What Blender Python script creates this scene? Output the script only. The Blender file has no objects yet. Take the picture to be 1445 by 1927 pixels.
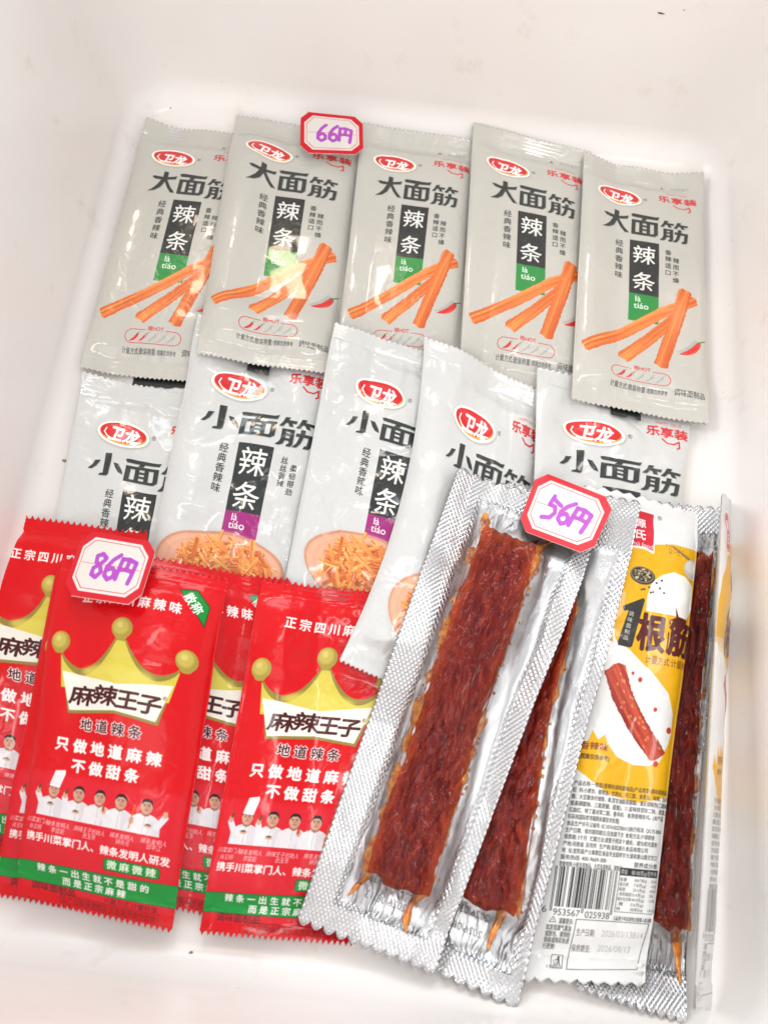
import bpy, bmesh, math, random
import numpy as np
from mathutils import Matrix, Vector

sc = bpy.context.scene
COL = sc.collection

# ------------------------------------------------------------------ camera
PW, PH = 1445.0, 1927.0          # frame proportions used for all placements
FPX = 1700.0                     # focal length in those units
CAM_H = 0.42                     # lens 42 cm above the bottom of the tub

def cam_rot():
    d = np.array([1212 - PW/2, 3500 + PH/2, -FPX]); d /= np.linalg.norm(d)
    z = np.array([0, 0, 1.0]) - d*d[2]; z /= np.linalg.norm(z)
    return np.stack([np.cross(d, z), d, z])
CR = cam_rot()

cam = bpy.data.cameras.new('camera')
cam.sensor_width = 36; cam.lens = FPX/PH*36
cam.clip_start = 0.01; cam.clip_end = 50
camo = bpy.data.objects.new('camera', cam); COL.objects.link(camo)
M = Matrix([[float(CR[r][c]) for c in range(3)] for r in range(3)]).to_4x4()
M.translation = (0, 0, CAM_H)
camo.matrix_world = M
cam.dof.use_dof = True; cam.dof.focus_distance = 0.445; cam.dof.aperture_fstop = 9
sc.camera = camo

# ------------------------------------------------------------------ light
w = bpy.data.worlds.new('World'); sc.world = w; w.use_nodes = True
wn, wl = w.node_tree.nodes, w.node_tree.links
bg = wn['Background']; bg.inputs[1].default_value = 1.0
# the room round the tub: pale and bright beyond its far left side, dimmer ceiling above
wt = wn.new('ShaderNodeTexCoord'); wd_ = wn.new('ShaderNodeVectorMath'); wd_.operation = 'DOT_PRODUCT'
wl.new(wt.outputs['Generated'], wd_.inputs[0]); wd_.inputs[1].default_value = (-0.38, 0.92, 0.0)
wr = wn.new('ShaderNodeValToRGB'); wl.new(wd_.outputs['Value'], wr.inputs[0])
wr.color_ramp.elements[0].position = 0.08; wr.color_ramp.elements[0].color = (0.62, 0.63, 0.65, 1)
wr.color_ramp.elements[1].position = 0.62; wr.color_ramp.elements[1].color = (0.98, 0.975, 0.965, 1)
wl.new(wr.outputs[0], bg.inputs[0])

def area(name, loc, target, size, power, color, sy=None):
    l = bpy.data.lights.new(name, 'AREA'); l.energy = power; l.color = color
    l.shape = 'RECTANGLE'; l.size = size; l.size_y = sy or size
    o = bpy.data.objects.new(name, l); COL.objects.link(o)
    o.location = loc
    o.rotation_euler = (Vector(target) - Vector(loc)).to_track_quat('-Z', 'Y').to_euler()
    return o
area('window_light', (0.25, -1.45, 1.95), (0, 0.16, 0), 2.5, 32, (1.0, 0.945, 0.895))
area('side_window', (-1.5, 0.35, 1.15), (0, 0.16, 0), 0.5, 9, (1.0, 0.98, 0.96), 0.7)
area('far_window', (-0.25, 1.9, 1.2), (0, 0.05, 0), 1.8, 19, (0.82, 0.91, 1.0), 0.6)
area('glint_light', (0.34, 0.30, 2.0), (0.05, 0.1, 0), 0.14, 6.5, (1.0, 0.98, 0.95), 0.9)  # added overhead light, put in for glints on the clear film
area('shop_lamp', (-0.26, 1.45, 1.62), (-0.06, 0.26, 0), 0.22, 3.6, (1.0, 0.80, 0.60), 0.20)

vs = sc.view_settings
vs.view_transform = 'Standard'; vs.look = 'None'; vs.exposure = 0.05; vs.gamma = 1.0
sc.display_settings.display_device = 'sRGB'

# ------------------------------------------------------------------ placement
def at(p, z=0.0):
    """point of the tub (metres) seen in direction p of the frame, at height z"""
    v = CR @ np.array([p[0]-PW/2, -(p[1]-PH/2), -FPX])
    t = (z-CAM_H)/v[2]
    return np.array([v[0]*t, v[1]*t, z])

def vnoise(x, y, seed):
    rs = np.random.RandomState(seed); T = rs.rand(64, 64)
    xi = np.floor(x).astype(int); yi = np.floor(y).astype(int)
    fx = x-xi; fy = y-yi; fx = fx*fx*(3-2*fx); fy = fy*fy*(3-2*fy)
    g = lambda a, b: T[a % 64, b % 64]
    return ((g(xi, yi)*(1-fx)+g(xi+1, yi)*fx)*(1-fy)+(g(xi, yi+1)*(1-fx)+g(xi+1, yi+1)*fx)*fy)*2-1

def sstep(a, b, x):
    t = np.clip((x-a)/(b-a), 0, 1); return t*t*(3-2*t)

# ------------------------------------------------------------------ the tub's inner shape
bl = at((262, 215)); br = at((1352, 300)); fr = at((1400, 1930)); fl = at((-118, 1700))
X0, X1 = (bl[0]+fl[0])/2-0.004, (br[0]+fr[0])/2+0.001
Y1 = max(bl[1], br[1])+0.004
Y0 = -0.055
FIL, CORN, DRAFT, WALL = 0.020, 0.030, math.tan(math.radians(7)), 0.17

def rect_sd(x, y):
    cx, cy = (X0+X1)/2, (Y0+Y1)/2
    qx = np.abs(x-cx)-(X1-X0)/2+CORN; qy = np.abs(y-cy)-(Y1-Y0)/2+CORN
    return np.hypot(np.maximum(qx, 0), np.maximum(qy, 0))+np.minimum(np.maximum(qx, qy), 0)-CORN
def tub_z(d):
    """height of the tub's inside at signed distance d from the floor outline"""
    s = np.clip((d+FIL)/FIL, 0, 0.985)
    z = FIL*(1-np.sqrt(1-s*s))
    return np.where(d > -0.0003, FIL*0.83+np.maximum(d, 0)/DRAFT, z)

# height map of everything put down so far (1 mm cells)
GX0, GY0, GN, GM = -0.25, -0.16, 520, 640
gx, gy = np.meshgrid(GX0+(np.arange(GN)+.5)*.001, GY0+(np.arange(GM)+.5)*.001)
HM = np.minimum(tub_z(rect_sd(gx, gy)), 0.006)

def shiftmax(a, r, ax):
    o = a.copy()
    for k in range(1, r+1):
        o = np.maximum(o, np.maximum(np.roll(a, k, ax), np.roll(a, -k, ax)))
    return o
def boxmean(a, r, ax):
    o = a.copy()
    for k in range(1, r+1): o = o+np.roll(a, k, ax)+np.roll(a, -k, ax)
    return o/(2*r+1)
def drape_map(r):
    a = shiftmax(shiftmax(HM, r, 0), r, 1)
    return boxmean(boxmean(a, r, 0), r, 1)
def sample(A, x, y):
    fx = np.clip((x-GX0)/.001-.5, 0, GN-2.001); fy = np.clip((y-GY0)/.001-.5, 0, GM-2.001)
    i = fx.astype(int); j = fy.astype(int); a = fx-i; b = fy-j
    return (A[j, i]*(1-a)+A[j, i+1]*a)*(1-b)+(A[j+1, i]*(1-a)+A[j+1, i+1]*a)*b
def splat(x, y, z):
    i = np.clip(((x-GX0)/.001).astype(int), 0, GN-1).ravel(); j = np.clip(((y-GY0)/.001).astype(int), 0, GM-1).ravel()
    np.maximum.at(HM, (j, i), z.ravel())

# ------------------------------------------------------------------ 2-D print engine (fills outlines into a pixel buffer made here)
GLY = {}
_fc = bpy.data.curves.new('type_tmp', 'FONT'); _fo = bpy.data.objects.new('type_tmp', _fc)
COL.objects.link(_fo); _fc.resolution_u = 4
def glyph(s):
    if s not in GLY:
        _fc.body = s; bpy.context.view_layer.update()
        me = _fo.to_mesh()
        co = np.array([v.co[:2] for v in me.vertices]) if len(me.vertices) else np.zeros((0, 2))
        e = []
        for p in me.polygons:
            vi = list(p.vertices)
            e += [(vi[k], vi[(k+1) % len(vi)]) for k in range(len(vi))]
        E = np.concatenate([co[[a for a, b in e]], co[[b for a, b in e]]], 1) if e else np.zeros((0, 4))
        _fo.to_mesh_clear()
        GLY[s] = E
    return GLY[s]

class Print:
    SS = 4
    def __init__(s, W, H, bgc):
        s.W, s.H = W, H
        s.a = np.empty((H, W, 3), np.float32); s.a[:] = np.array(bgc)/255.
    def cover(s, E):
        if len(E) == 0: return None
        x0, y0 = np.floor(E[:, [0, 2]].min())-6, np.floor(E[:, [1, 3]].min())-6
        x1, y1 = np.ceil(E[:, [0, 2]].max())+7, np.ceil(E[:, [1, 3]].max())+7
        x0, y0 = int(max(x0, 0)), int(max(y0, 0)); x1, y1 = int(min(x1, s.W)), int(min(y1, s.H))
        if x1 <= x0 or y1 <= y0: return None
        w_, h_ = x1-x0, y1-y0; SS = s.SS
        ax, ay, bx, by = E[:, 0]-x0, (E[:, 1]-y0)*SS, E[:, 2]-x0, (E[:, 3]-y0)*SS
        sg = np.where(by > ay, 1., -1.)
        lo = np.minimum(ay, by); hi = np.maximum(ay, by)
        k0 = np.maximum(np.ceil(lo-.5), 0).astype(int); k1 = np.minimum(np.ceil(hi-.5), h_*SS).astype(int)
        n = np.maximum(k1-k0, 0); ok = n > 0
        if not ok.any(): return None
        idx = np.repeat(np.nonzero(ok)[0], n[ok])
        st = np.repeat(np.cumsum(n[ok])-n[ok], n[ok])
        k = k0[idx]+(np.arange(len(idx))-st)
        t = (k+.5-ay[idx])/(by[idx]-ay[idx])
        x = np.clip(ax[idx]+t*(bx[idx]-ax[idx]), 0, w_)
        xi = np.floor(x).astype(int); f = x-xi
        acc = np.zeros((h_*SS, w_+2))
        np.add.at(acc, (k, xi), sg[idx]*(1-f)); np.add.at(acc, (k, xi+1), sg[idx]*f)
        m = np.clip(np.abs(np.cumsum(acc, 1)[:, :w_]), 0, 1).reshape(h_, SS, w_).mean(1)
        return m, x0, y0
    def put(s, mk, col, alpha=1., dil=0, blur=0):
        if mk is None: return
        m, x0, y0 = mk
        for _ in range(int(dil)):
            q = m.copy()
            for ax in (0, 1):
                for d in (1, -1): q = np.maximum(q, np.roll(m, d, ax))
            m = q
        fr_ = dil-int(dil)
        if fr_ > 0:
            q = m.copy()
            for ax in (0, 1):
                for d in (1, -1): q = np.maximum(q, np.roll(m, d, ax))
            m = m+(q-m)*fr_
        for _ in range(2):
            if blur: m = boxmean(boxmean(m, blur, 0), blur, 1)
        h_, w_ = m.shape
        c = np.asarray(col, np.float32)/255.
        r = s.a[y0:y0+h_, x0:x0+w_]
        r += (c-r)*(m*alpha)[..., None]
    def poly(s, *loops, col=(0, 0, 0), alpha=1., dil=0, blur=0):
        E = []
        for L in loops:
            P = np.asarray(L, float); E.append(np.concatenate([P, np.roll(P, -1, 0)], 1))
        s.put(s.cover(np.concatenate(E)), col, alpha, dil, blur)
    def ell(s, cx, cy, rx, ry, col, alpha=1., rot=0, blur=0):
        t = np.linspace(0, 2*np.pi, 49)[:-1]; x = rx*np.cos(t); y = ry*np.sin(t)
        c, q = math.cos(rot), math.sin(rot)
        s.poly(np.stack([cx+x*c-y*q, cy+x*q+y*c], 1), col=col, alpha=alpha, blur=blur)
    def stroke(s, pts, wd, col, alpha=1.):
        E = []
        P = [np.array(p, float) for p in pts]
        t = np.linspace(0, 2*np.pi, 17)[:-1]
        for p in P:
            C = np.stack([p[0]+wd/2*np.cos(t), p[1]+wd/2*np.sin(t)], 1); E.append(np.concatenate([C, np.roll(C, -1, 0)], 1))
        for a, b in zip(P[:-1], P[1:]):
            d = b-a; L = np.hypot(*d)
            if L < 1e-6: continue
            n = np.array([-d[1], d[0]])/L*wd/2
            Q = np.array([a-n, b-n, b+n, a+n]); E.append(np.concatenate([Q, np.roll(Q, -1, 0)], 1))
        s.put(s.cover(np.concatenate(E)), col, alpha)
    def text(s, t, x, y, size, col, fit=None, bold=0, shear=0, rot=0, vert=False, step=1.0, alpha=1., sx=1., sy=1., halo=None, blur=0, slope=0):
        """x, y: left end and middle of the line (top and middle of the column when vert)"""
        runs = []; i = 0
        while i < len(t):
            if ord(t[i]) >= 0x2e80 or vert: runs.append(t[i]); i += 1
            else:
                j = i
                while j < len(t) and ord(t[j]) < 0x2e80: j += 1
                runs.append(t[i:j]); i = j
        E = []; pen = 0.; parts = []
        for r in runs:
            g = glyph(r).copy()
            cjk = ord(r[0]) >= 0x2e80
            if len(g) == 0: pen += .35*len(r); continue
            if vert:
                g[:, [0, 2]] -= .5; g[:, [1, 3]] -= .38; parts.append((g, pen+.5, 1.)); pen += step
            else:
                wd = step if cjk else g[:, [0, 2]].max()+.06
                g[:, [1, 3]] -= .38; parts.append((g, pen, wd)); pen += wd
        if not parts: return
        k = fit/(pen*size*sx) if fit else 1.
        for g, p_, wd in parts:
            if vert: g[:, [1, 3]] *= min(1, k*1.04); g[:, [1, 3]] -= p_*k
            else:
                gk = min(1, k)
                g[:, [0, 2]] = g[:, [0, 2]]*gk+p_*k+(wd*(k-gk))/2
            E.append(g)
        E = np.concatenate(E)*size
        X, Y = E[:, [0, 2]]*sx, -E[:, [1, 3]]*sy
        X = X-shear*Y
        Y = Y+slope*X
        c, q = math.cos(rot), math.sin(rot)
        X, Y = x+X*c-Y*q, y+X*q+Y*c
        E = np.stack([X[:, 0], Y[:, 0], X[:, 1], Y[:, 1]], 1)
        mk = s.cover(E)
        if halo: s.put(mk, halo[0], 1, halo[1], halo[2] if len(halo) > 2 else 0)
        s.put(mk, col, alpha, bold, blur)
    def stick(s, pts, w0, w1, seed, cols=((222, 112, 48), (243, 160, 84), (186, 74, 28)), n=60):
        """printed picture of a strip: ridged lengthwise and speckled, centre line pts"""
        rs = np.random.RandomState(seed)
        P = np.array(pts, float); tt = np.linspace(0, 1, n)
        seg = np.r_[0, np.cumsum(np.hypot(*np.diff(P, axis=0).T))]; seg /= seg[-1]
        C = np.stack([np.interp(tt, seg, P[:, 0]), np.interp(tt, seg, P[:, 1])], 1)
        D = np.gradient(C, axis=0); D /= np.hypot(D[:, 0], D[:, 1])[:, None]+1e-9
        N = np.stack([-D[:, 1], D[:, 0]], 1)
        wd = (np.interp(tt, [0, 1], [w0, w1])/2)
        jag = rs.rand(n)*.12+.94
        Lp = C+N*(wd*jag)[:, None]; Rp = C-N*(wd*(rs.rand(n)*.12+.94))[:, None]
        ends = [C[-1]+D[-1]*wd[-1]*(rs.rand()*.5)+N[-1]*wd[-1]*k for k in (.5, 0, -.5)]
        e0 = [C[0]-D[0]*wd[0]*(rs.rand()*.5)+N[0]*wd[0]*k for k in (-.5, 0, .5)]
        mk = s.cover(np.concatenate([np.concatenate([Q, np.roll(Q, -1, 0)], 1) for Q in [np.concatenate([Lp, ends, Rp[::-1], e0])]]))
        if mk is None: return
        m, x0, y0 = mk; h_, w_ = m.shape
        yy, xx = np.mgrid[0:h_, 0:w_]; xx = xx+x0+.5; yy = yy+y0+.5
        a, b = P[0], P[-1]; d = (b-a)/np.hypot(*(b-a)); ww = max(w0, w1)
        u = (xx-a[0])*d[0]+(yy-a[1])*d[1]; v = (-(xx-a[0])*d[1]+(yy-a[1])*d[0])/ww
        st = vnoise(v*6+seed, u/(ww*5)+seed, seed)*.6+vnoise(v*14+3, u/(ww*2.5), seed+1)*.4
        sp = vnoise(u/3., v*ww/3., seed+2)
        c0, c1, c2 = [np.array(c, np.float32)/255. for c in cols]
        col = c0+(c1-c0)*np.clip(st*1.3+.15, 0, 1)[..., None]
        col = col+(c2-col)*(np.clip(-st-.05, 0, 1)*.9)[..., None]
        edge = np.clip((np.abs(v)-.3)/.2, 0, 1)
        col = col+(c2-col)*(edge*.35*(v > 0))[..., None]
        col = col+(c2-col)*(np.clip(sp-.35, 0, 1)*.8)[..., None]
        r = s.a[y0:y0+h_, x0:x0+w_]; r += (col-r)*m[..., None]
    def chili(s, x, y, L, ang, col=(214, 44, 40), stem=(70, 120, 50), shade=True):
        c, q = math.cos(ang), math.sin(ang)
        def T(P): P = np.array(P)*L; return np.stack([x+P[:, 0]*c-P[:, 1]*q, y+P[:, 0]*q+P[:, 1]*c], 1)
        t = np.linspace(0, 1, 12)
        up = [(k, -.16*math.sin(math.pi*min(1, k*.8+.2))**.8-.10*math.sin(math.pi*k)) for k in t]
        dn = [(k, .10*math.sin(math.pi*min(1, k*.8+.2))**.8-.12*math.sin(math.pi*k)) for k in t[::-1]]
        if shade: s.poly(T([(a+.04, b+.13) for a, b in up+dn]), col=(165, 163, 158), alpha=.6, blur=2)
        s.poly(T(up+dn), col=col)
        s.poly(T([(.2, -.19), (.5, -.24), (.75, -.17), (.5, -.19)]), col=tuple(min(255, k+60) for k in col), alpha=.7)
        s.poly(T([(-.04, -.03), (.06, -.09), (.06, .04), (-.02, .02), (-.26, -.02), (-.27, -.06)]), col=stem)
    def image(s, name):
        im = bpy.data.images.new(name, s.W, s.H, alpha=False)
        px = np.ones((s.H, s.W, 4), np.float32); px[..., :3] = np.clip(s.a[::-1], 0, 1)
        im.pixels.foreach_set(px.ravel()); im.update(); im.pack()
        return im

# heavy display characters drawn as outlines in a 100 x 100 box
HEAVY = {
 '大': [[(3, 30), (14, 26), (44, 29), (45, 2), (62, 6), (62, 29), (86, 25), (97, 21), (93, 37), (62, 41), (80, 74), (100, 99), (84, 99), (66, 74), (55, 50), (44, 76), (26, 92), (-2, 100), (14, 86), (28, 68), (40, 42), (14, 40)]],
 '小': [[(42, 3), (62, 0), (60, 90), (54, 99), (30, 100), (34, 92), (43, 88)], [(14, 38), (30, 34), (20, 62), (8, 78), (-4, 80), (8, 60)], [(70, 36), (84, 38), (98, 64), (102, 80), (88, 74), (78, 58)]],
 '面': [[(0, 4), (10, 1), (88, 4), (101, 0), (96, 17), (56, 18), (52, 28), (36, 28), (42, 18), (4, 16)],
        [(3, 29), (97, 29), (97, 88), (86, 100), (2, 100)],
        [(17, 41), (16, 88), (30, 88), (30, 41)], [(42, 41), (42, 50), (57, 50), (57, 41)], [(42, 59), (42, 68), (57, 68), (57, 59)],
        [(42, 77), (42, 88), (57, 88), (57, 77)], [(69, 41), (69, 88), (80, 88), (83, 84), (83, 41)]],
 '筋': [[(12, 1), (26, 0), (22, 10), (47, 10), (45, 20), (34, 20), (38, 31), (26, 31), (22, 20), (16, 20), (8, 33), (-4, 33), (6, 18)],
        [(60, 1), (74, 0), (70, 10), (99, 10), (96, 20), (82, 20), (88, 31), (75, 31), (70, 20), (64, 20), (57, 33), (45, 33), (54, 18)],
        [(8, 40), (44, 40), (44, 92), (38, 100), (25, 100), (28, 91), (32, 90), (32, 80), (20, 80), (16, 93), (6, 100), (-6, 100), (4, 88), (8, 76)],
        [(20, 49), (20, 55), (32, 55), (32, 49)], [(20, 63), (20, 71), (32, 71), (32, 63)],
        [(62, 36), (75, 36), (74, 50), (99, 50), (96, 92), (90, 100), (74, 100), (78, 90), (84, 88), (86, 61), (72, 61), (66, 84), (56, 99), (42, 100), (54, 84), (60, 61), (49, 61), (50, 50), (61, 50)]],
}
def heavy(p, ch, x0, y0, x1, y1, col, glow=True):
    L = []
    for k, lp in enumerate(HEAVY[ch]):
        A = np.array(lp, float)
        hole = (ch == '面' and k >= 2) or (ch == '筋' and k in (3, 4))
        ar = np.sum(A[:, 0]*np.roll(A[:, 1], -1)-np.roll(A[:, 0], -1)*A[:, 1])
        if (ar < 0) != hole: A = A[::-1]
        L.append(np.stack([x0+A[:, 0]/100*(x1-x0), y0+A[:, 1]/100*(y1-y0)], 1))
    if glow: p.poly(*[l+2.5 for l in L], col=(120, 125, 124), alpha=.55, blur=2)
    p.poly(*L, col=col)

DK = (44, 48, 46)
def happy_pack(p, big):
    W, H = p.W, p.H
    U = lambda u: u*W
    V = lambda v: v*H
    # maker's oval
    cx, cy, rx, ry, ro = (U(.31), V(.163), U(.185), V(.040), .10) if big else (U(.385), V(.206), U(.2), V(.043), .06)
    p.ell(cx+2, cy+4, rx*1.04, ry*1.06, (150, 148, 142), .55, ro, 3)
    p.ell(cx, cy, rx, ry, (250, 248, 244), 1, ro)
    p.ell(cx, cy, rx*.9, ry*.84, (240, 160, 66), 1, ro)
    p.ell(cx-2, cy-4, rx*.88, ry*.76, (206, 24, 32), 1, ro)
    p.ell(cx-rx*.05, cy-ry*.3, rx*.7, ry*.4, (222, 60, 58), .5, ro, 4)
    p.text('卫龙', cx-rx*.52, cy+1, rx*.58, (252, 250, 246), bold=3, rot=ro, shear=.12, sx=.98)
    p.stroke([(cx-rx*.66, cy-ry*.30), (cx-rx*.72, cy), (cx-rx*.6, cy+ry*.3), (cx-rx*.4, cy+ry*.5)], 6, (252, 250, 246))
    p.stroke([(cx+rx*.2, cy+ry*.52), (cx+rx*.66, cy+ry*.5)], 5, (252, 250, 246))
    p.text('®', cx+rx*1.08, cy-ry*.1, 26, DK)
    # lively red mark
    lx, ly, lw = (U(.63), V(.138), U(.315)) if big else (U(.72), V(.160), U(.27))
    p.text('乐享装', lx, ly, 48, (205, 46, 52), fit=lw, bold=2, sx=1.35, shear=-.1)
    p.text('HAPPY PACK', lx+U(.045), ly-V(.030), 18, (205, 80, 80), fit=lw*.72)
    p.stroke([(lx+lw*.4, ly+V(.024)), (lx+lw*.52, ly+V(.036)), (lx+lw*.68, ly+V(.037)), (lx+lw*.8, ly+V(.026)), (lx+lw*.82, ly+V(.046)), (lx+lw*.77, ly+V(.05))], 7, (205, 46, 52))
    if big:
        p.poly([(U(.66), V(.078)), (U(.68), V(.066)), (U(.70), V(.078))], col=(120, 120, 116))
        p.text('从此处撕开', U(.745), V(.070), 26, (150, 150, 146), fit=U(.15))
    # title
    if big:
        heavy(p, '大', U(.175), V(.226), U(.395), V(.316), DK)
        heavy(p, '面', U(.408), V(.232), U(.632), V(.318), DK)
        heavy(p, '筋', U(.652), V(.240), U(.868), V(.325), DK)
        b0, b1, v0, v1, v2 = U(.405), U(.636), V(.343), V(.560), V(.665)
    else:
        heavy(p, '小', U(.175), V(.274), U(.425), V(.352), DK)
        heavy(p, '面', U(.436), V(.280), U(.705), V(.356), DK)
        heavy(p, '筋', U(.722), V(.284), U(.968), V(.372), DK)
        b0, b1, v0, v1, v2 = U(.462), U(.712), V(.384), V(.605), V(.69)
    p.poly([(b0, v0), (b1, v0), (b1, v1), (b0, v1)], col=(38, 41, 40))
    p.poly([(b0, v1), (b1, v1), (b1, v2), (b0, v2)], col=(40, 140, 62) if big else (158, 28, 116))
    sz = (b1-b0)*.80; hh = (v1-v0)/2
    for k, ch in enumerate('辣条'):
        p.text(ch, b0+(b1-b0)*.09, v0+hh*(k+.5)+2, sz, (236, 236, 230), bold=1, shear=.03)
    p.text('là', b0+(b1-b0)*.2, v1+V(.018), 46, (232, 238, 230), bold=.6); p.text('tiáo', b0+(b1-b0)*.17, v1+V(.044), 48, (232, 238, 230), bold=.6)
    tv = .5
    p.text('经典香辣味', U(.322 if big else .365), V(.348 if big else .392), 43, DK, vert=True, fit=V(.163 if big else .166), bold=tv)
    if big:
        p.text('香辣适口', U(.708), V(.36), 33, DK, vert=True, fit=V(.107), bold=tv)
        p.text('辣而不燥', U(.770), V(.388), 33, DK, vert=True, fit=V(.104), bold=tv)
        p.stick([(U(.075), V(.806)), (U(.4), V(.71)), (U(.7), V(.605)), (U(.915), V(.548))], 62, 54, 3)
        p.stick([(U(.375), V(.810)), (U(.55), V(.735)), (U(.82), V(.60))], 66, 50, 5)
        p.stick([(U(.655), V(.818)), (U(.70), V(.75)), (U(.78), V(.63)), (U(.842), V(.516))], 66, 64, 8)
        p.chili(U(.945), V(.708), U(.20), math.radians(140))
        rd = (200, 60, 62)
        x0, x1, y0, y1 = U(.285), U(.727), V(.846), V(.890); r = (y1-y0)/2
        t = np.linspace(np.pi/2, np.pi*1.5, 9)
        Lf = [(x0+r+r*math.cos(a), (y0+y1)/2-r*math.sin(a)*-1) for a in t]; Rt = [(x1-r-r*math.cos(a), (y0+y1)/2+r*math.sin(a)) for a in t]
        p.stroke([(U(.44), y0)]+Lf[::-1] if Lf[0][1] > Lf[-1][1] else [(U(.44), y0)]+Lf, 3.5, rd)
        p.stroke([Lf[0] if Lf[0][1] > Lf[-1][1] else Lf[-1], Rt[0] if Rt[0][1] > Rt[-1][1] else Rt[-1]], 3.5, rd)
        p.stroke([(U(.60), y0)]+(Rt if Rt[0][1] < Rt[-1][1] else Rt[::-1]), 3.5, rd)
        p.text('辣HOT', U(.455), V(.840), 27, rd, fit=U(.128), bold=.5)
        for k in range(5):
            cx_ = U(.385)+k*U(.072)
            p.chili(cx_, V(.858), 58, math.radians(136), (210, 40, 44) if k == 0 else (170, 172, 168), (60, 130, 60) if k < 2 else (170, 172, 168), False)
            if k == 1: p.chili(cx_-10, V(.864), 42, math.radians(136), (210, 40, 44), (210, 40, 44), False)
        p.text('计量方式:散装称重', U(.277), V(.914), 29, (70, 72, 70), fit=U(.27), bold=.3)
        p.text('/图案仅供参考', U(.552), V(.914), 24, (70, 72, 70), fit=U(.155), bold=.3)
        p.text('调味面制品', U(.748), V(.908), 35, (70, 72, 70), fit=U(.226), bold=.3)
    else:
        p.text('丝丝香辣', U(.800), V(.404), 33, DK, vert=True, fit=V(.098), bold=tv)
        p.text('柔韧带劲', U(.872), V(.424), 33, DK, vert=True, fit=V(.103), bold=tv)
        p.ell(U(.5), V(.79), U(.47), V(.115), (190, 188, 180), .5, 0, 8)
        p.ell(U(.5), V(.785), U(.46), V(.108), (206, 142, 112))
        p.ell(U(.5), V(.788), U(.44), V(.102), (226, 168, 138))
        for k in range(9): p.ell(U(.5), V(.79), U(.42-.03*k), V(.098-.007*k), (214, 152, 122) if k % 2 else (230, 176, 148), .35)
        rs = np.random.RandomState(4)
        p.ell(U(.54), V(.795), U(.33), V(.085), (170, 70, 26), .95, 0, 6)
        for k in range(150):
            a = rs.rand()*6.28; r = rs.rand()**.6
            x, y = U(.54)+U(.31)*r*math.cos(a), V(.79)+V(.085)*r*math.sin(a)
            L = 26+rs.rand()*40; an = rs.randn()*.7+.25
            dx, dy = L*math.cos(an), L*math.sin(an)
            s_ = rs.rand()
            p.stick([(x-dx, y-dy), (x+3*rs.randn(), y+6*rs.randn()), (x+dx, y+dy)], 16+8*s_, 14, 10+k,
                    ((230, 142, 66), (252, 204, 128), (190, 86, 34)) if s_ > .35 else ((206, 104, 46), (236, 150, 78), (158, 58, 24)), 16)

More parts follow.
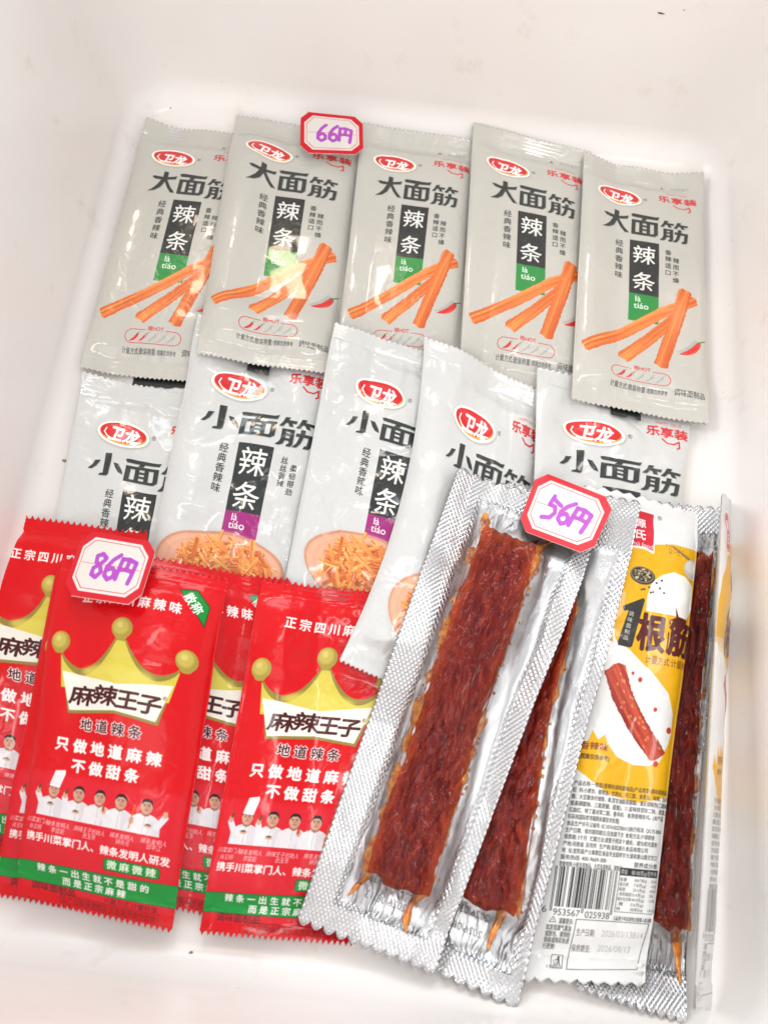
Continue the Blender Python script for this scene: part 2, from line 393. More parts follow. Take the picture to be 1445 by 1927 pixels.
def crown_pack(p):
    W, H = p.W, p.H
    U = lambda u: u*W
    V = lambda v: v*H
    pt = lambda *q: [(U(a), V(b)) for a, b in q]
    p.poly(pt((.02, .60), (.98, .60), (.98, .95), (.02, .95)), col=(218, 40, 56), alpha=.7, blur=10)  # paler lower part: the film's sheen painted into the print
    wh = (245, 240, 236)
    p.text('正宗四川麻辣味', U(.185), V(.113), 46, wh, fit=U(.615), bold=1.5)
    p.poly(pt((.752, .060), (.850, .052), (.938, .092), (.928, .150)), col=(30, 60, 30))
    p.poly(pt((.760, .062), (.848, .055), (.933, .093), (.924, .144)), col=(18, 140, 52))
    p.text('散称', U(.80), V(.069), 44, wh, rot=math.atan2(V(.055), U(.11)), bold=1)
    gold, dark = (212, 196, 76), (146, 130, 58)
    def curve(a, b, sag):
        return [(a[0]+(b[0]-a[0])*t, a[1]+(b[1]-a[1])*t+sag*math.sin(math.pi*t)**.8) for t in np.linspace(0, 1, 14)]
    top = curve((.115, .262), (.452, .218), .062)+curve((.520, .218), (.838, .264), .050)
    p.poly(pt(*([(a, b) for a, b in top]+[(.758, .425), (.50, .412), (.20, .428)])), col=dark)
    top2 = curve((.115, .272), (.462, .222), .074)+curve((.512, .222), (.838, .274), .060)
    p.poly(pt(*(top2+[(.80, .36), (.5, .36), (.14, .36)])), col=gold)
    p.ell(U(.48), V(.31), U(.22), V(.022), (220, 206, 92), .8, 0, 9)
    for (a, b) in ((.482, .189), (.100, .239), (.864, .243)):
        p.ell(U(a), V(b+.022), U(.036), V(.010), (170, 152, 60))
        r = U(.062)
        p.ell(U(a), V(b), r, r, (168, 150, 62)); p.ell(U(a)-r*.15, V(b)-r*.15, r*.75, r*.75, (196, 178, 84), 1, 0, 3)
        p.ell(U(a)-r*.25, V(b)-r*.3, r*.3, r*.3, (214, 198, 112), 1, 0, 2)
    p.poly(pt((.136, .316), (.495, .334), (.812, .313), (.743, .416), (.498, .404), (.208, .419)), col=(236, 234, 222))
    for ch, a, v, w_ in zip('麻辣王子', (.200, .352, .497, .622), (.376, .368, .371, .373), (.16, .15, .135, .14)):
        p.text(ch, U(a), V(v), 78, (72, 22, 26), bold=2.5, shear=.12, sx=U(w_)/74)
    p.text('®', U(.765), V(.350), 20, (72, 22, 26))
    p.text('地道辣条', U(.275), V(.452), 52, (74, 26, 34), fit=U(.41), bold=1, halo=((246, 226, 222), 5, 1))
    for t, a, v, f in (('只做地道麻辣', .133, .514, .685), ('不做甜条', .255, .570, .45)):
        p.text(t, U(a), V(v), 58, wh, fit=U(f), bold=2, halo=((226, 120, 120), 3, 2))
    # five men in white jackets
    skin, skd, hair = (206, 160, 136), (168, 112, 92), (36, 30, 30)
    xs = (.186, .345, .479, .612, .766)
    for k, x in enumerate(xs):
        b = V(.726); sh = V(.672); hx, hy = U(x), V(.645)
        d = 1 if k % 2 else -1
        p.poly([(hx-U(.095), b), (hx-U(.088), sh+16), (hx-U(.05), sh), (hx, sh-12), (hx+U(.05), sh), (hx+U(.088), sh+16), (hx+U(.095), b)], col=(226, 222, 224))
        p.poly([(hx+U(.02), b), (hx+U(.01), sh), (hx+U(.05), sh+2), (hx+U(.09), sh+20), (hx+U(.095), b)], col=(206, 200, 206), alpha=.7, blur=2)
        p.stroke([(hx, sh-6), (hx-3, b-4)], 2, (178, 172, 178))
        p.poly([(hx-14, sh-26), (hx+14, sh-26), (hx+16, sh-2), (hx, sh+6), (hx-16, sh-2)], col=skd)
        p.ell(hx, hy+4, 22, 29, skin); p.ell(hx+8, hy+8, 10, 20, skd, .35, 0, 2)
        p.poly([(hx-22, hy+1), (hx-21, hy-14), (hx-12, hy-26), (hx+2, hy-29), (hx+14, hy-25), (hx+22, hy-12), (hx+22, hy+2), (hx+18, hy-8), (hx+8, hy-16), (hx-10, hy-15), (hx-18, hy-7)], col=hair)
        for e in (-9, 7):
            p.ell(hx+e, hy+1, 3.2, 1.8, (50, 34, 30)); p.stroke([(hx+e-5, hy-5), (hx+e+5, hy-5)], 2, (60, 44, 40))
        p.stroke([(hx-1, hy+3), (hx-3, hy+11), (hx+2, hy+11)], 2, skd); p.stroke([(hx-6, hy+18), (hx+5, hy+18)], 2.6, (150, 74, 66))
        if k == 0:
            p.poly([(hx-22, hy-10), (hx-6, hy-74), (hx+34, hy-82), (hx+36, hy-66), (hx+21, hy-6)], col=(236, 234, 236))
            for q in range(4): p.stroke([(hx-12+q*9, hy-14), (hx+4+q*8, hy-70)], 1.5, (200, 198, 204))
    for (a, b), (c, d_), e in (((.125, .70), (.085, .658), 0), ((.275, .70), (.262, .66), 1), ((.49, .71), (.516, .684), 2), ((.665, .715), (.690, .695), 3), ((.84, .70), (.878, .664), 4)):
        p.stroke([(U(a), V(b)), (U(c), V(d_)+8)], 24, (222, 218, 222)); p.stroke([(U(c), V(d_)+2), (U(c), V(d_)-8)], 17, skin)
        if e < 2: p.stroke([(U(c)+2, V(d_)-12), (U(c)+7, V(d_)-26)], 9, (92, 72, 40))
        if e == 2: p.stroke([(U(c)-4, V(d_)-4), (U(c)-2, V(d_)-24)], 9, (196, 60, 40))
        if e == 3: p.stroke([(U(c)-6, V(d_)+30), (U(c)+4, V(d_)-64)], 4, (206, 120, 50))
    for a, b in ((.175, .69), (.34, .70), (.79, .70)): p.ell(U(a), V(b), 15, 8, skin); p.ell(U(a), V(b)-4, 10, 4, (86, 92, 60))
    for (x, v, t), (x2, v2, t2) in zip(((.035, .744, '川菜掌门人'), (.170, .746, '辣条发明人'), (.345, .746, '麻辣王子创始人'), (.575, .744, '辣条发明人'), (.762, .742, '辣条发明人')),
                                      ((.055, .764, '肖见明'), (.205, .764, '李猛能'), (.405, .762, '张玉东'), (.615, .760, '钟庆元'), (.80, .758, '邱平江'))):
        p.text(t, U(x), V(v), 24, (240, 214, 212), fit=U(.20 if len(t) > 5 else .15), shear=.2); p.text(t2, U(x2), V(v2), 24, (240, 214, 212), fit=U(.085), shear=.2)
    p.text('携手川菜掌门人、辣条发明人研发', U(.042), V(.792), 40, wh, fit=U(.90), bold=1.2)
    p.poly(pt((.565, .813), (.88, .813), (.892, .82), (.892, .842), (.88, .849), (.565, .849), (.553, .842), (.553, .82)), col=(26, 70, 34))
    p.poly(pt((.567, .815), (.878, .815), (.888, .821), (.888, .841), (.878, .847), (.567, .847), (.557, .841), (.557, .821)), col=(22, 142, 56))
    p.text('微麻微辣', U(.568), V(.831), 40, (226, 236, 214), fit=U(.31), bold=1)
    p.poly(pt((0, .868), (.5, .863), (1, .856), (1, .926), (.5, .930), (0, .930)), col=(24, 66, 34))
    p.poly(pt((0, .870), (.5, .865), (1, .858), (1, .924), (.5, .928), (0, .928)), col=(20, 146, 58))
    p.text('辣条一出生就不是甜的', U(.117), V(.882), 36, wh, fit=U(.73), bold=1)
    p.text('而是正宗麻辣', U(.28), V(.911), 36, wh, fit=U(.43), bold=1)
    p.text('调味面制品', U(.09), V(.941), 38, (92, 20, 26), fit=U(.29), bold=.5)
    p.text('计量方式:计量称重', U(.57), V(.940), 28, (92, 20, 26), fit=U(.33))
    p.text('生产日期/保质期至:见包装背面中封处', U(.29), V(.966), 30, (92, 20, 26), fit=U(.61))
    p.stroke(pt((.283, .953), (.91, .953), (.91, .978), (.283, .978), (.283, .953)), 2.5, (92, 20, 26))

def stick_pack(p):
    W, H = p.W, p.H
    U = lambda u: u*W
    V = lambda v: v*H
    pt = lambda *q: [(U(a), V(b)) for a, b in q]
    yl, dk, mar = (224, 168, 12), (46, 46, 44), (84, 26, 30)
    # yellow field with its white window
    p.poly(pt((.02, .30), (.03, .22), (.10, .17), (.25, .135), (.44, .118), (.60, .104), (.78, .092), (1.0, .094), (1.0, .50), (.96, .50), (.947, .444), (.877, .404), (.706, .365), (.5, .330), (.40, .322), (.2, .318)), col=yl)
    for k in range(26):
        a = k/25.; p.stroke(pt((.02+.35*a, .306+.015*math.sin(k*2.1)), (.05+.35*a, .335+.012*math.sin(k*5.7))), 9, (242, 240, 234))
    p.poly(pt((.96, .49), (1.0, .49), (1.0, .62), (.95, .60)), col=yl)
    P = [(.04, .53), (.09, .545), (.13, .520), (.18, .54), (.22, .50), (.27, .53), (.31, .497), (.36, .515), (.413, .503), (.46, .527), (.53, .545), (.669, .557), (.787, .556), (.88, .545), (.94, .505), (.96, .48), (1.0, .48), (1.0, .61), (.9, .622), (.75, .632), (.5, .622), (.35, .60), (.2, .575)]
    p.poly(pt(*P), col=yl)
    p.poly(pt((.594, .215), (.62, .185), (.70, .166), (.80, .154), (.90, .158), (.98, .172), (1.0, .22), (.96, .245), (.6, .245)), col=(236, 234, 228))
    p.ell(U(.80), V(.20), U(.15), V(.02), (246, 245, 240), 1, 0, 10)
    # maker's red flag
    p.poly(pt((.34, .030), (.612, .030), (.618, .124), (.53, .118), (.43, .121), (.34, .116)), col=(246, 244, 240))
    p.poly(pt((.35, .033), (.604, .033), (.608, .118), (.53, .113), (.43, .116), (.35, .111)), col=(204, 26, 50))
    p.text('源', U(.435), V(.060), 54, (248, 240, 240), bold=1.5); p.text('氏', U(.435), V(.088), 54, (248, 240, 240), bold=1.5)
    p.text('yuanji food', U(.362), V(.109), 30, (248, 240, 240), fit=U(.245))
    p.text('®', U(.640), V(.036), 28, dk)
    # bowl of peppercorns, garlic and wheat
    rs = np.random.RandomState(9)
    p.ell(U(.535), V(.176), U(.108), V(.0185), (64, 58, 50)); p.ell(U(.53), V(.174), U(.10), V(.0168), (120, 112, 98)); p.ell(U(.53), V(.174), U(.088), V(.0145), (40, 38, 34))
    for k in range(90):
        a, r = rs.rand()*6.28, math.sqrt(rs.rand())*.94
        p.ell(U(.53)+U(.082)*r*math.cos(a), V(.174)+V(.0135)*r*math.sin(a), 4.5, 4.5, [(150, 150, 110), (150, 40, 44), (70, 84, 56), (196, 186, 150), (40, 40, 38)][rs.randint(5)])
    for a, b in ((.60, .197), (.66, .185), (.70, .178), (.64, .205), (.69, .195), (.73, .203), (.54, .205), (.56, .203), (.62, .207)):
        p.ell(U(a), V(b), 5.5, 5.5, [(70, 90, 70), (110, 36, 46)][rs.randint(2)])
    for k in range(7):
        a = .78+.02*k; p.stroke(pt((a, .098+.003*k), (a+.12, .112+.003*k), (1.0, .128)), 7, (126, 98, 54)); p.stroke(pt((a+.03, .100+.003*k), (a+.14, .115+.003*k)), 3, (178, 148, 92))
    for k in range(60): p.ell(U(.72+.15*rs.rand()), V(.095+.022*rs.rand()), 2, 2, (130, 96, 40))
    p.ell(U(.97), V(.138), U(.085), V(.022), (196, 186, 176)); p.ell(U(.95), V(.134), U(.05), V(.014), (222, 214, 206), 1, 0, 4)
    # name
    p.poly(pt((.40, .246), (.565, .221), (.578, .225), (.520, .322), (.505, .326), (.40, .326), (.395, .32), (.452, .252), (.408, .256)), col=dk)
    p.text('调味面制品', U(.480), V(.252), 24, (230, 226, 214), vert=True, fit=V(.062), rot=.09)
    p.text('根', U(.545), V(.288), 128, mar, bold=6, sy=1.45, halo=((240, 214, 130), 4, 1)); p.text('筋', U(.812), V(.288), 128, mar, bold=6, sx=.86, sy=1.45, halo=((240, 214, 130), 4, 1))
    p.poly(pt((.80, .256), (.86, .248), (.845, .226), (.88, .245), (.97, .248), (.94, .256)), col=mar)
    p.text('计量方式:计量称重', U(.645), V(.342), 42, mar, fit=U(.42))
    # picture of a strip
    p.stick([(U(.40), V(.372)), (U(.5), V(.42)), (U(.66), V(.475)), (U(.86), V(.535))], 96, 78, 21, ((176, 52, 30), (214, 96, 56), (126, 26, 18)))
    for k in range(26):
        a = rs.rand(); p.ell(U(.42+.42*a)+20*rs.randn(), V(.38+.15*a)+20*rs.randn(), 4, 8, (206, 150, 96), .8, -.5)
    for a, b, r in ((.63, .385, 9), (.79, .44, 8), (.93, .478, 12), (.85, .55, 11), (.53, .44, 7), (.56, .375, 6)): p.ell(U(a), V(b), r, r*1.3, (186, 56, 40))
    p.text('香辣味', U(.225), V(.529), 40, (120, 52, 20), fit=U(.225), bold=.7); p.text('(图案仅供参考)', U(.225), V(.551), 27, (60, 46, 24), fit=U(.245), bold=.5)
    # small print
    L = ['产品名称: 一根筋(香辣味调味面制品)  产品类型: 调味面制品', '配  料: 小麦粉、植物油、饮用水、丙三醇、食用盐、味精、白砂', '糖、大豆膳食纤维粉、单,双甘油脂肪酸酯、复配甜味剂(乙酰磺', '氨基磺酸钠、三氯蔗糖、甜蜜)、5′-呈味核苷酸二钠、脱氢乙',
         '红曲红、特丁基对苯二酚、香辛料、食用香精香料。(本产品', '料采用国际惯用辐照杀菌技术处理)', '食品生产许可证编号: SC10741032700013  执行标准: Q/LYS 0001', '生产日期、保质期到期日: 见包装下方 食用方法: 开袋即食',
         '保质期: 5个月  贮藏方法: 请置于阴凉干燥处、避免阳光直射', '产地: 河南省 洛阳市  生产商: 洛阳源氏食品有限公司', '地  址: 宜阳县产业集聚区食品专业园李贺大道和香山路交叉口', '服务热线: 400-9669-300', '致敏物质: 小麦及其制品、大豆及其制品、蛋制品']
    F = [.86, .88, .88, .90, .86, .46, .86, .80, .84, .76, .86, .40, .56]
    for k, t in enumerate(L): p.text(t, U(.215-.003*k), V(.606+.0134*k), 25, (52, 50, 48), fit=U(F[k]*.9), bold=.3)
    # bar code
    x0, x1, y0, y1 = U(.155), U(.650), V(.772), V(.851)
    code = '6953567025938'; Lc = ['0001101', '0011001', '0010011', '0111101', '0100011', '0110001', '0101111', '0111011', '0110111', '0001011']
    par = 'LGGGLL'; bits = '101'
    inv = lambda q: ''.join('1' if c == '0' else '0' for c in q)
    for k, c in enumerate(code[1:7]):
        q = Lc[int(c)]; bits += q if par[k] == 'L' else inv(q)[::-1]
    bits += '01010'
    for c in code[7:]: bits += inv(Lc[int(c)])
    bits += '101'; mw = (x1-x0)/len(bits)
    for k, c in enumerate(bits):
        if c == '1':
            g = k < 3 or k > 91 or 45 <= k < 50
            p.poly([(x0+k*mw, y0), (x0+(k+1)*mw, y0), (x0+(k+1)*mw, y1+(22 if g else 0)), (x0+k*mw, y1+(22 if g else 0))], col=(30, 30, 30))
    p.text('6', U(.095), V(.857), 42, dk); p.text('953567', U(.18), V(.861), 42, dk, fit=U(.21)); p.text('025938', U(.425), V(.862), 42, dk, fit=U(.21))
    # nutrition table
    p.text('营养成分表', U(.77), V(.757), 26, dk, fit=U(.2), bold=.3)
    p.poly(pt((.67, .765), (.985, .765), (.985, .780), (.67, .780)), col=(34, 34, 34)); p.text('项目   每100克(g)  营养素', U(.675), V(.7725), 24, (236, 234, 230), fit=U(.30))
    p.stroke(pt((.67, .765), (.985, .765), (.985, .853), (.67, .853), (.67, .765)), 2.5, dk)
    for k, (a, b, c) in enumerate((('能量', '1836千焦(kJ)', '22%'), ('蛋白质', '7.8克(g)', '13%'), ('脂肪', '25.4克(g)', '42%'), ('-饱和脂肪', '0.4克(g)', '2%'), ('碳水化合物', '44.9克(g)', '15%'), ('-糖', '0.6克(g)', ''), ('钠', '2020毫克(mg)', '101%'))):
        v = .7875+.0098*k
        p.text(a, U(.677), V(v), 19, dk, fit=U(.018*len(a)+.02)); p.text(b, U(.79), V(v), 19, dk, fit=U(.105)); p.text(c, U(.93), V(v), 17, dk)
    p.text('儿童青少年应避免过量摄入盐油糖', U(.668), V(.866), 22, dk, fit=U(.315), bold=.3)
    # notice and dates
    p.stroke(pt((.165, .882), (.19, .871), (.215, .882), (.165, .882)), 2.5, dk); p.text('!', U(.186), V(.8785), 18, dk)
    p.text('温馨提示:', U(.235), V(.8785), 28, dk, fit=U(.11), bold=.3)
    for k, t in enumerate(('如发现漏气漏油', '或胀包、请到经', '销商或购买处进', '行更换!')): p.text(t, U(.147), V(.892+.0125*k), 29, dk, fit=U(.19 if k < 3 else .09), bold=.3)
    p.stroke(pt((.367, .873), (.965, .873), (.925, .966), (.345, .972), (.367, .873)), 3, dk)
    p.text('生产日期:', U(.377), V(.898), 36, dk, fit=U(.155)); p.text('2026/03/13B14', U(.585), V(.897), 42, (166, 164, 162), fit=U(.35))
    p.text('保质期至:', U(.362), V(.930), 36, dk, fit=U(.155)); p.text('2026/08/13', U(.57), V(.927), 42, (166, 164, 162), fit=U(.28))
    p.stroke(pt((.225, .946), (.31, .946), (.31, .971), (.225, .971), (.225, .946)), 2.5, dk)
    p.ell(U(.279), V(.950), 4.5, 4.5, dk); p.stroke(pt((.279, .953), (.283, .9585)), 7, dk); p.stroke(pt((.283, .958), (.29, .965)), 4, dk); p.stroke(pt((.28, .958), (.27, .965)), 4, dk); p.stroke(pt((.275, .954), (.26, .955)), 3.5, dk)
    p.stroke(pt((.243, .956), (.248, .965), (.258, .965), (.262, .956)), 2.5, dk); p.text('请勿乱丢', U(.23), V(.9685), 15, dk, fit=U(.075)); p.text('LY', U(.19), V(.968), 18, dk)

def tag_face(strokes):
    p = Print(360, 270, (206, 20, 38))
    def octo(d, c): return [(c+d, d), (360-c-d, d), (360-d, c+d), (360-d, 270-c-d), (360-c-d, 270-d), (c+d, 270-d), (d, 270-c-d), (d, c+d)]
    p.poly(octo(23, 46), col=(224, 218, 213)); p.poly(octo(34, 42), col=(206, 60, 70)); p.poly(octo(37, 41), col=(222, 216, 210))
    for st, wd in strokes: p.stroke(st, wd, (172, 70, 188), .95)
    p.stroke([(42, 133), (318, 133)], 2.2, (206, 60, 70))
    return p
def digit(ch, x, y, s):
    S = {'6': [[(.72, -.02), (.40, .22), (.16, .55), (.14, .85), (.38, 1.0), (.64, .88), (.66, .66), (.46, .54), (.2, .66)]],
         '8': [[(.78, .2), (.52, .05), (.24, .16), (.28, .40), (.56, .54), (.70, .76), (.48, .98), (.2, .88), (.22, .64), (.5, .48), (.74, .28), (.78, .2)]],
         '5': [[(.34, .0), (.22, .40)], [(.30, .10), (.86, .30)], [(.22, .40), (.56, .42), (.66, .66), (.46, .92), (.02, 1.0)]],
         '円': [[(.12, .04), (.02, .98)], [(.12, .06), (.52, .02), (1.0, .14)], [(1.0, .14), (.92, .70), (.84, 1.08)], [(.56, .04), (.50, .50)], [(.08, .54), (.50, .50), (.92, .56)]]}
    return [[(x+a*s*.8, y+b*s) for a, b in q] for q in S[ch]]
def price(chars, wd=19):
    out = []; x = 88
    for ch in chars:
        sz = 104 if ch != '円' else 92
        for q in digit(ch, x, 84 if ch != '円' else 92, sz): out.append((q, wd))
        x += sz*.8*(.84 if ch != '円' else 1)-4
    return tag_face(out)

random.seed(3)
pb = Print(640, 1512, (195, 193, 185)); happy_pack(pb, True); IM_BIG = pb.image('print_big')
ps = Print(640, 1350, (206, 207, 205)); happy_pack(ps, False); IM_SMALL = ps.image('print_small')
pr = Print(640, 1420, (212, 4, 16)); crown_pack(pr); IM_RED = pr.image('print_red')
pk = Print(520, 2300, (222, 222, 221)); stick_pack(pk); IM_STICK = pk.image('print_stick')
IM_TAG = {k: price(k).image('print_tag') for k in ('66円', '86円', '56円')}
COL.objects.unlink(_fo); bpy.data.objects.remove(_fo); bpy.data.curves.remove(_fc)

# ------------------------------------------------------------------ materials
def mat(name):
    m = bpy.data.materials.new(name); m.use_nodes = True
    return m, m.node_tree.nodes, m.node_tree.links, m.node_tree.nodes['Principled BSDF']
def bump(n, l, b, height, dist, strength=1.0):
    k = n.new('ShaderNodeBump'); k.inputs['Distance'].default_value = dist; k.inputs['Strength'].default_value = strength
    l.new(height, k.inputs['Height']); l.new(k.outputs[0], b.inputs['Normal']); return k
def math_n(n, l, op, a, b_=None, c=None):
    k = n.new('ShaderNodeMath'); k.operation = op
    for i, v in enumerate((a, b_, c)):
        if v is None: continue
        if isinstance(v, (int, float)): k.inputs[i].default_value = v
        else: l.new(v, k.inputs[i])
    return k.outputs[0]

def film(name, im, rough=.27, metallic=0., coat=.55, spec=.4):
    """printed plastic film: the print in the colour, creases in the bump, crimped ribs where the attribute 'seal' is 1"""
    m, n, l, b = mat(name)
    tx = n.new('ShaderNodeTexImage'); tx.image = im; tx.interpolation = 'Cubic'
    uv = n.new('ShaderNodeUVMap'); uv.uv_map = 'print'; l.new(uv.outputs[0], tx.inputs[0])
    l.new(tx.outputs[0], b.inputs['Base Color'])
    b.inputs['Roughness'].default_value = rough; b.inputs['Metallic'].default_value = metallic
    b.inputs['Specular IOR Level'].default_value = spec; b.inputs['Coat Weight'].default_value = coat; b.inputs['Coat Roughness'].default_value = .05
    tc = n.new('ShaderNodeUVMap'); tc.uv_map = 'mm'
    n1 = n.new('ShaderNodeTexNoise'); n1.inputs['Scale'].default_value = .13; n1.inputs['Detail'].default_value = 1.5; n1.inputs['Distortion'].default_value = 1.2
    oi = n.new('ShaderNodeObjectInfo')
    ad = n.new('ShaderNodeVectorMath'); ad.operation = 'ADD'; l.new(tc.outputs[0], ad.inputs[0])
    sc_ = n.new('ShaderNodeVectorMath'); sc_.operation = 'SCALE'; l.new(oi.outputs['Location'], sc_.inputs[0]); sc_.inputs['Scale'].default_value = 900
    l.new(sc_.outputs[0], ad.inputs[1]); l.new(ad.outputs[0], n1.inputs['Vector'])
    bump(n, l, b, n1.outputs[0], .0012, .42)
    return m
M_BIG = film('pearl_film_big', IM_BIG, .24); M_SMALL = film('pearl_film_small', IM_SMALL, .20); M_RED = film('red_film', IM_RED, .24, spec=.25, coat=.22)
M_STICK = film('white_film', IM_STICK, .30, spec=.3, coat=.25)

def plain(name, col, rough=.4, metallic=0., coat=0., noise=None):
    m, n, l, b = mat(name)
    b.inputs['Base Color'].default_value = (*col, 1); b.inputs['Roughness'].default_value = rough
    b.inputs['Metallic'].default_value = metallic; b.inputs['Coat Weight'].default_value = coat
    t = n.new('ShaderNodeTexNoise'); t.inputs['Scale'].default_value = noise or 400
    tc = n.new('ShaderNodeTexCoord'); l.new(tc.outputs['Object'], t.inputs['Vector'])
    bump(n, l, b, t.outputs[0], .0002, .3)
    return m
M_BACK = plain('film_reverse', (.60, .60, .59), .3, .5)
M_REDBACK = plain('red_film_reverse', (.45, .02, .03), .3)
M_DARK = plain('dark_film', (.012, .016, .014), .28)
M_CARDEDGE = plain('card_edge', (.78, .76, .74), .5)
M_CRUMB = plain('brown_crumb', (.10, .05, .035), .6, noise=900)
M_CRUMB2 = plain('tan_crumb', (.30, .22, .13), .6, noise=900)
M_DUST = plain('dust_specks', (.25, .20, .18), .8)

# tub plastic
m, n, l, b = mat('white_tub_plastic'); M_TUB = m
tc = n.new('ShaderNodeTexCoord')
t1 = n.new('ShaderNodeTexNoise'); t1.inputs['Scale'].default_value = 9; t1.inputs['Detail'].default_value = 4; l.new(tc.outputs['Object'], t1.inputs['Vector'])
rp = n.new('ShaderNodeValToRGB'); rp.color_ramp.elements[0].color = (.835, .795, .765, 1); rp.color_ramp.elements[1].color = (.868, .843, .822, 1)
rp.color_ramp.elements[0].position = .3; rp.color_ramp.elements[1].position = .7
l.new(t1.outputs[0], rp.inputs[0]); td = n.new('ShaderNodeTexNoise'); td.inputs['Scale'].default_value = 38; td.inputs['Detail'].default_value = 5; td.inputs['Roughness'].default_value = .7; l.new(tc.outputs['Object'], td.inputs['Vector'])
rd_ = n.new('ShaderNodeValToRGB'); rd_.color_ramp.elements[0].position = .60; rd_.color_ramp.elements[0].color = (1, 1, 1, 1); rd_.color_ramp.elements[1].position = .78; rd_.color_ramp.elements[1].color = (.86, .80, .75, 1)
l.new(td.outputs[0], rd_.inputs[0])
mxd = n.new('ShaderNodeMix'); mxd.data_type = 'RGBA'; mxd.blend_type = 'MULTIPLY'; mxd.inputs[0].default_value = .8; l.new(rp.outputs[0], mxd.inputs[6]); l.new(rd_.outputs[0], mxd.inputs[7])
l.new(mxd.outputs[2], b.inputs['Base Color'])
b.inputs['Roughness'].default_value = .13; b.inputs['Specular IOR Level'].default_value = .22
mp = n.new('ShaderNodeMapping'); mp.inputs['Scale'].default_value = (22, 420, 60); mp.inputs['Rotation'].default_value = (0, 0, .1); l.new(tc.outputs['Object'], mp.inputs[0])
t2 = n.new('ShaderNodeTexNoise'); t2.inputs['Scale'].default_value = 1.0; t2.inputs['Detail'].default_value = 2; l.new(mp.outputs[0], t2.inputs['Vector'])
t3 = n.new('ShaderNodeTexNoise'); t3.inputs['Scale'].default_value = 60; t3.inputs['Detail'].default_value = 3; l.new(tc.outputs['Object'], t3.inputs['Vector'])
hh = math_n(n, l, 'ADD', math_n(n, l, 'MULTIPLY', t2.outputs[0], .35), t3.outputs[0])
bump(n, l, b, hh, .0005, .22)
rr = math_n(n, l, 'MULTIPLY_ADD', t3.outputs[0], .16, .10); l.new(rr, b.inputs['Roughness'])

# aluminium laminate, embossed where the attribute 'emboss' is 1
m, n, l, b = mat('embossed_foil'); M_FOIL = m
b.inputs['Metallic'].default_value = 1; b.inputs['Base Color'].default_value = (.62, .625, .64, 1)
uv = n.new('ShaderNodeUVMap'); uv.uv_map = 'mm'
sp = n.new('ShaderNodeSeparateXYZ'); l.new(uv.outputs[0], sp.inputs[0])
def tri(e):  # triangle wave 0..1
    f = math_n(n, l, 'FRACT', e); return math_n(n, l, 'ABSOLUTE', math_n(n, l, 'SUBTRACT', math_n(n, l, 'MULTIPLY', f, 2), 1))
PX, PY = 2.1, 2.9
da = math_n(n, l, 'ADD', math_n(n, l, 'DIVIDE', sp.outputs[0], PX), math_n(n, l, 'DIVIDE', sp.outputs[1], PY))
db = math_n(n, l, 'SUBTRACT', math_n(n, l, 'DIVIDE', sp.outputs[0], PX), math_n(n, l, 'DIVIDE', sp.outputs[1], PY))
hgt = math_n(n, l, 'MINIMUM', math_n(n, l, 'MINIMUM', tri(da), tri(db)), .5)
at_ = n.new('ShaderNodeAttribute'); at_.attribute_name = 'emboss'
nz = n.new('ShaderNodeTexNoise'); nz.inputs['Scale'].default_value = .35; nz.inputs['Detail'].default_value = 3; l.new(uv.outputs[0], nz.inputs['Vector'])
h2 = math_n(n, l, 'MULTIPLY_ADD', hgt, at_.outputs['Fac'], math_n(n, l, 'MULTIPLY', nz.outputs[0], .25))
bump(n, l, b, h2, .00055, .8)
l.new(math_n(n, l, 'MULTIPLY_ADD', at_.outputs['Fac'], -.14, .40), b.inputs['Roughness'])

# glossy red-brown gluten strip
m, n, l, b = mat('chili_gluten'); M_GLUTEN = m
uv = n.new('ShaderNodeUVMap'); uv.uv_map = 'mm'
mp = n.new('ShaderNodeMapping'); mp.inputs['Scale'].default_value = (.36, .10, 1); l.new(uv.outputs[0], mp.inputs[0])
f1 = n.new('ShaderNodeTexNoise'); f1.inputs['Scale'].default_value = 1.; f1.inputs['Detail'].default_value = 6; f1.inputs['Roughness'].default_value = .65; f1.inputs['Distortion'].default_value = .8; l.new(mp.outputs[0], f1.inputs['Vector'])
rp = n.new('ShaderNodeValToRGB'); cr = rp.color_ramp
cr.elements[0].position = .28; cr.elements[0].color = (.12, .003, .002, 1); cr.elements[1].position = .78; cr.elements[1].color = (.50, .050, .007, 1)
e = cr.elements.new(.52); e.color = (.27, .009, .003, 1)
l.new(f1.outputs[0], rp.inputs[0])
vo = n.new('ShaderNodeTexVoronoi'); vo.inputs['Scale'].default_value = .32; l.new(uv.outputs[0], vo.inputs['Vector'])
sd = n.new('ShaderNodeValToRGB'); sd.color_ramp.elements[0].position = .10; sd.color_ramp.elements[0].color = (1, 1, 1, 1); sd.color_ramp.elements[1].position = .17; sd.color_ramp.elements[1].color = (0, 0, 0, 1)
l.new(vo.outputs['Distance'], sd.inputs[0])
mx = n.new('ShaderNodeMix'); mx.data_type = 'RGBA'; l.new(math_n(n, l, 'MULTIPLY', sd.outputs[0], .55), mx.inputs[0]); l.new(rp.outputs[0], mx.inputs[6]); mx.inputs[7].default_value = (.42, .10, .02, 1)
ta = n.new('ShaderNodeAttribute'); ta.attribute_name = 'thin'
mx2 = n.new('ShaderNodeMix'); mx2.data_type = 'RGBA'; l.new(math_n(n, l, 'MULTIPLY', ta.outputs['Fac'], f1.outputs[0]), mx2.inputs[0]); l.new(mx.outputs[2], mx2.inputs[6]); mx2.inputs[7].default_value = (.60, .10, .008, 1)
l.new(mx2.outputs[2], b.inputs['Base Color'])
b.inputs['Roughness'].default_value = .4; b.inputs['Specular IOR Level'].default_value = .08; b.inputs['Coat Weight'].default_value = .04; b.inputs['Coat Roughness'].default_value = .06
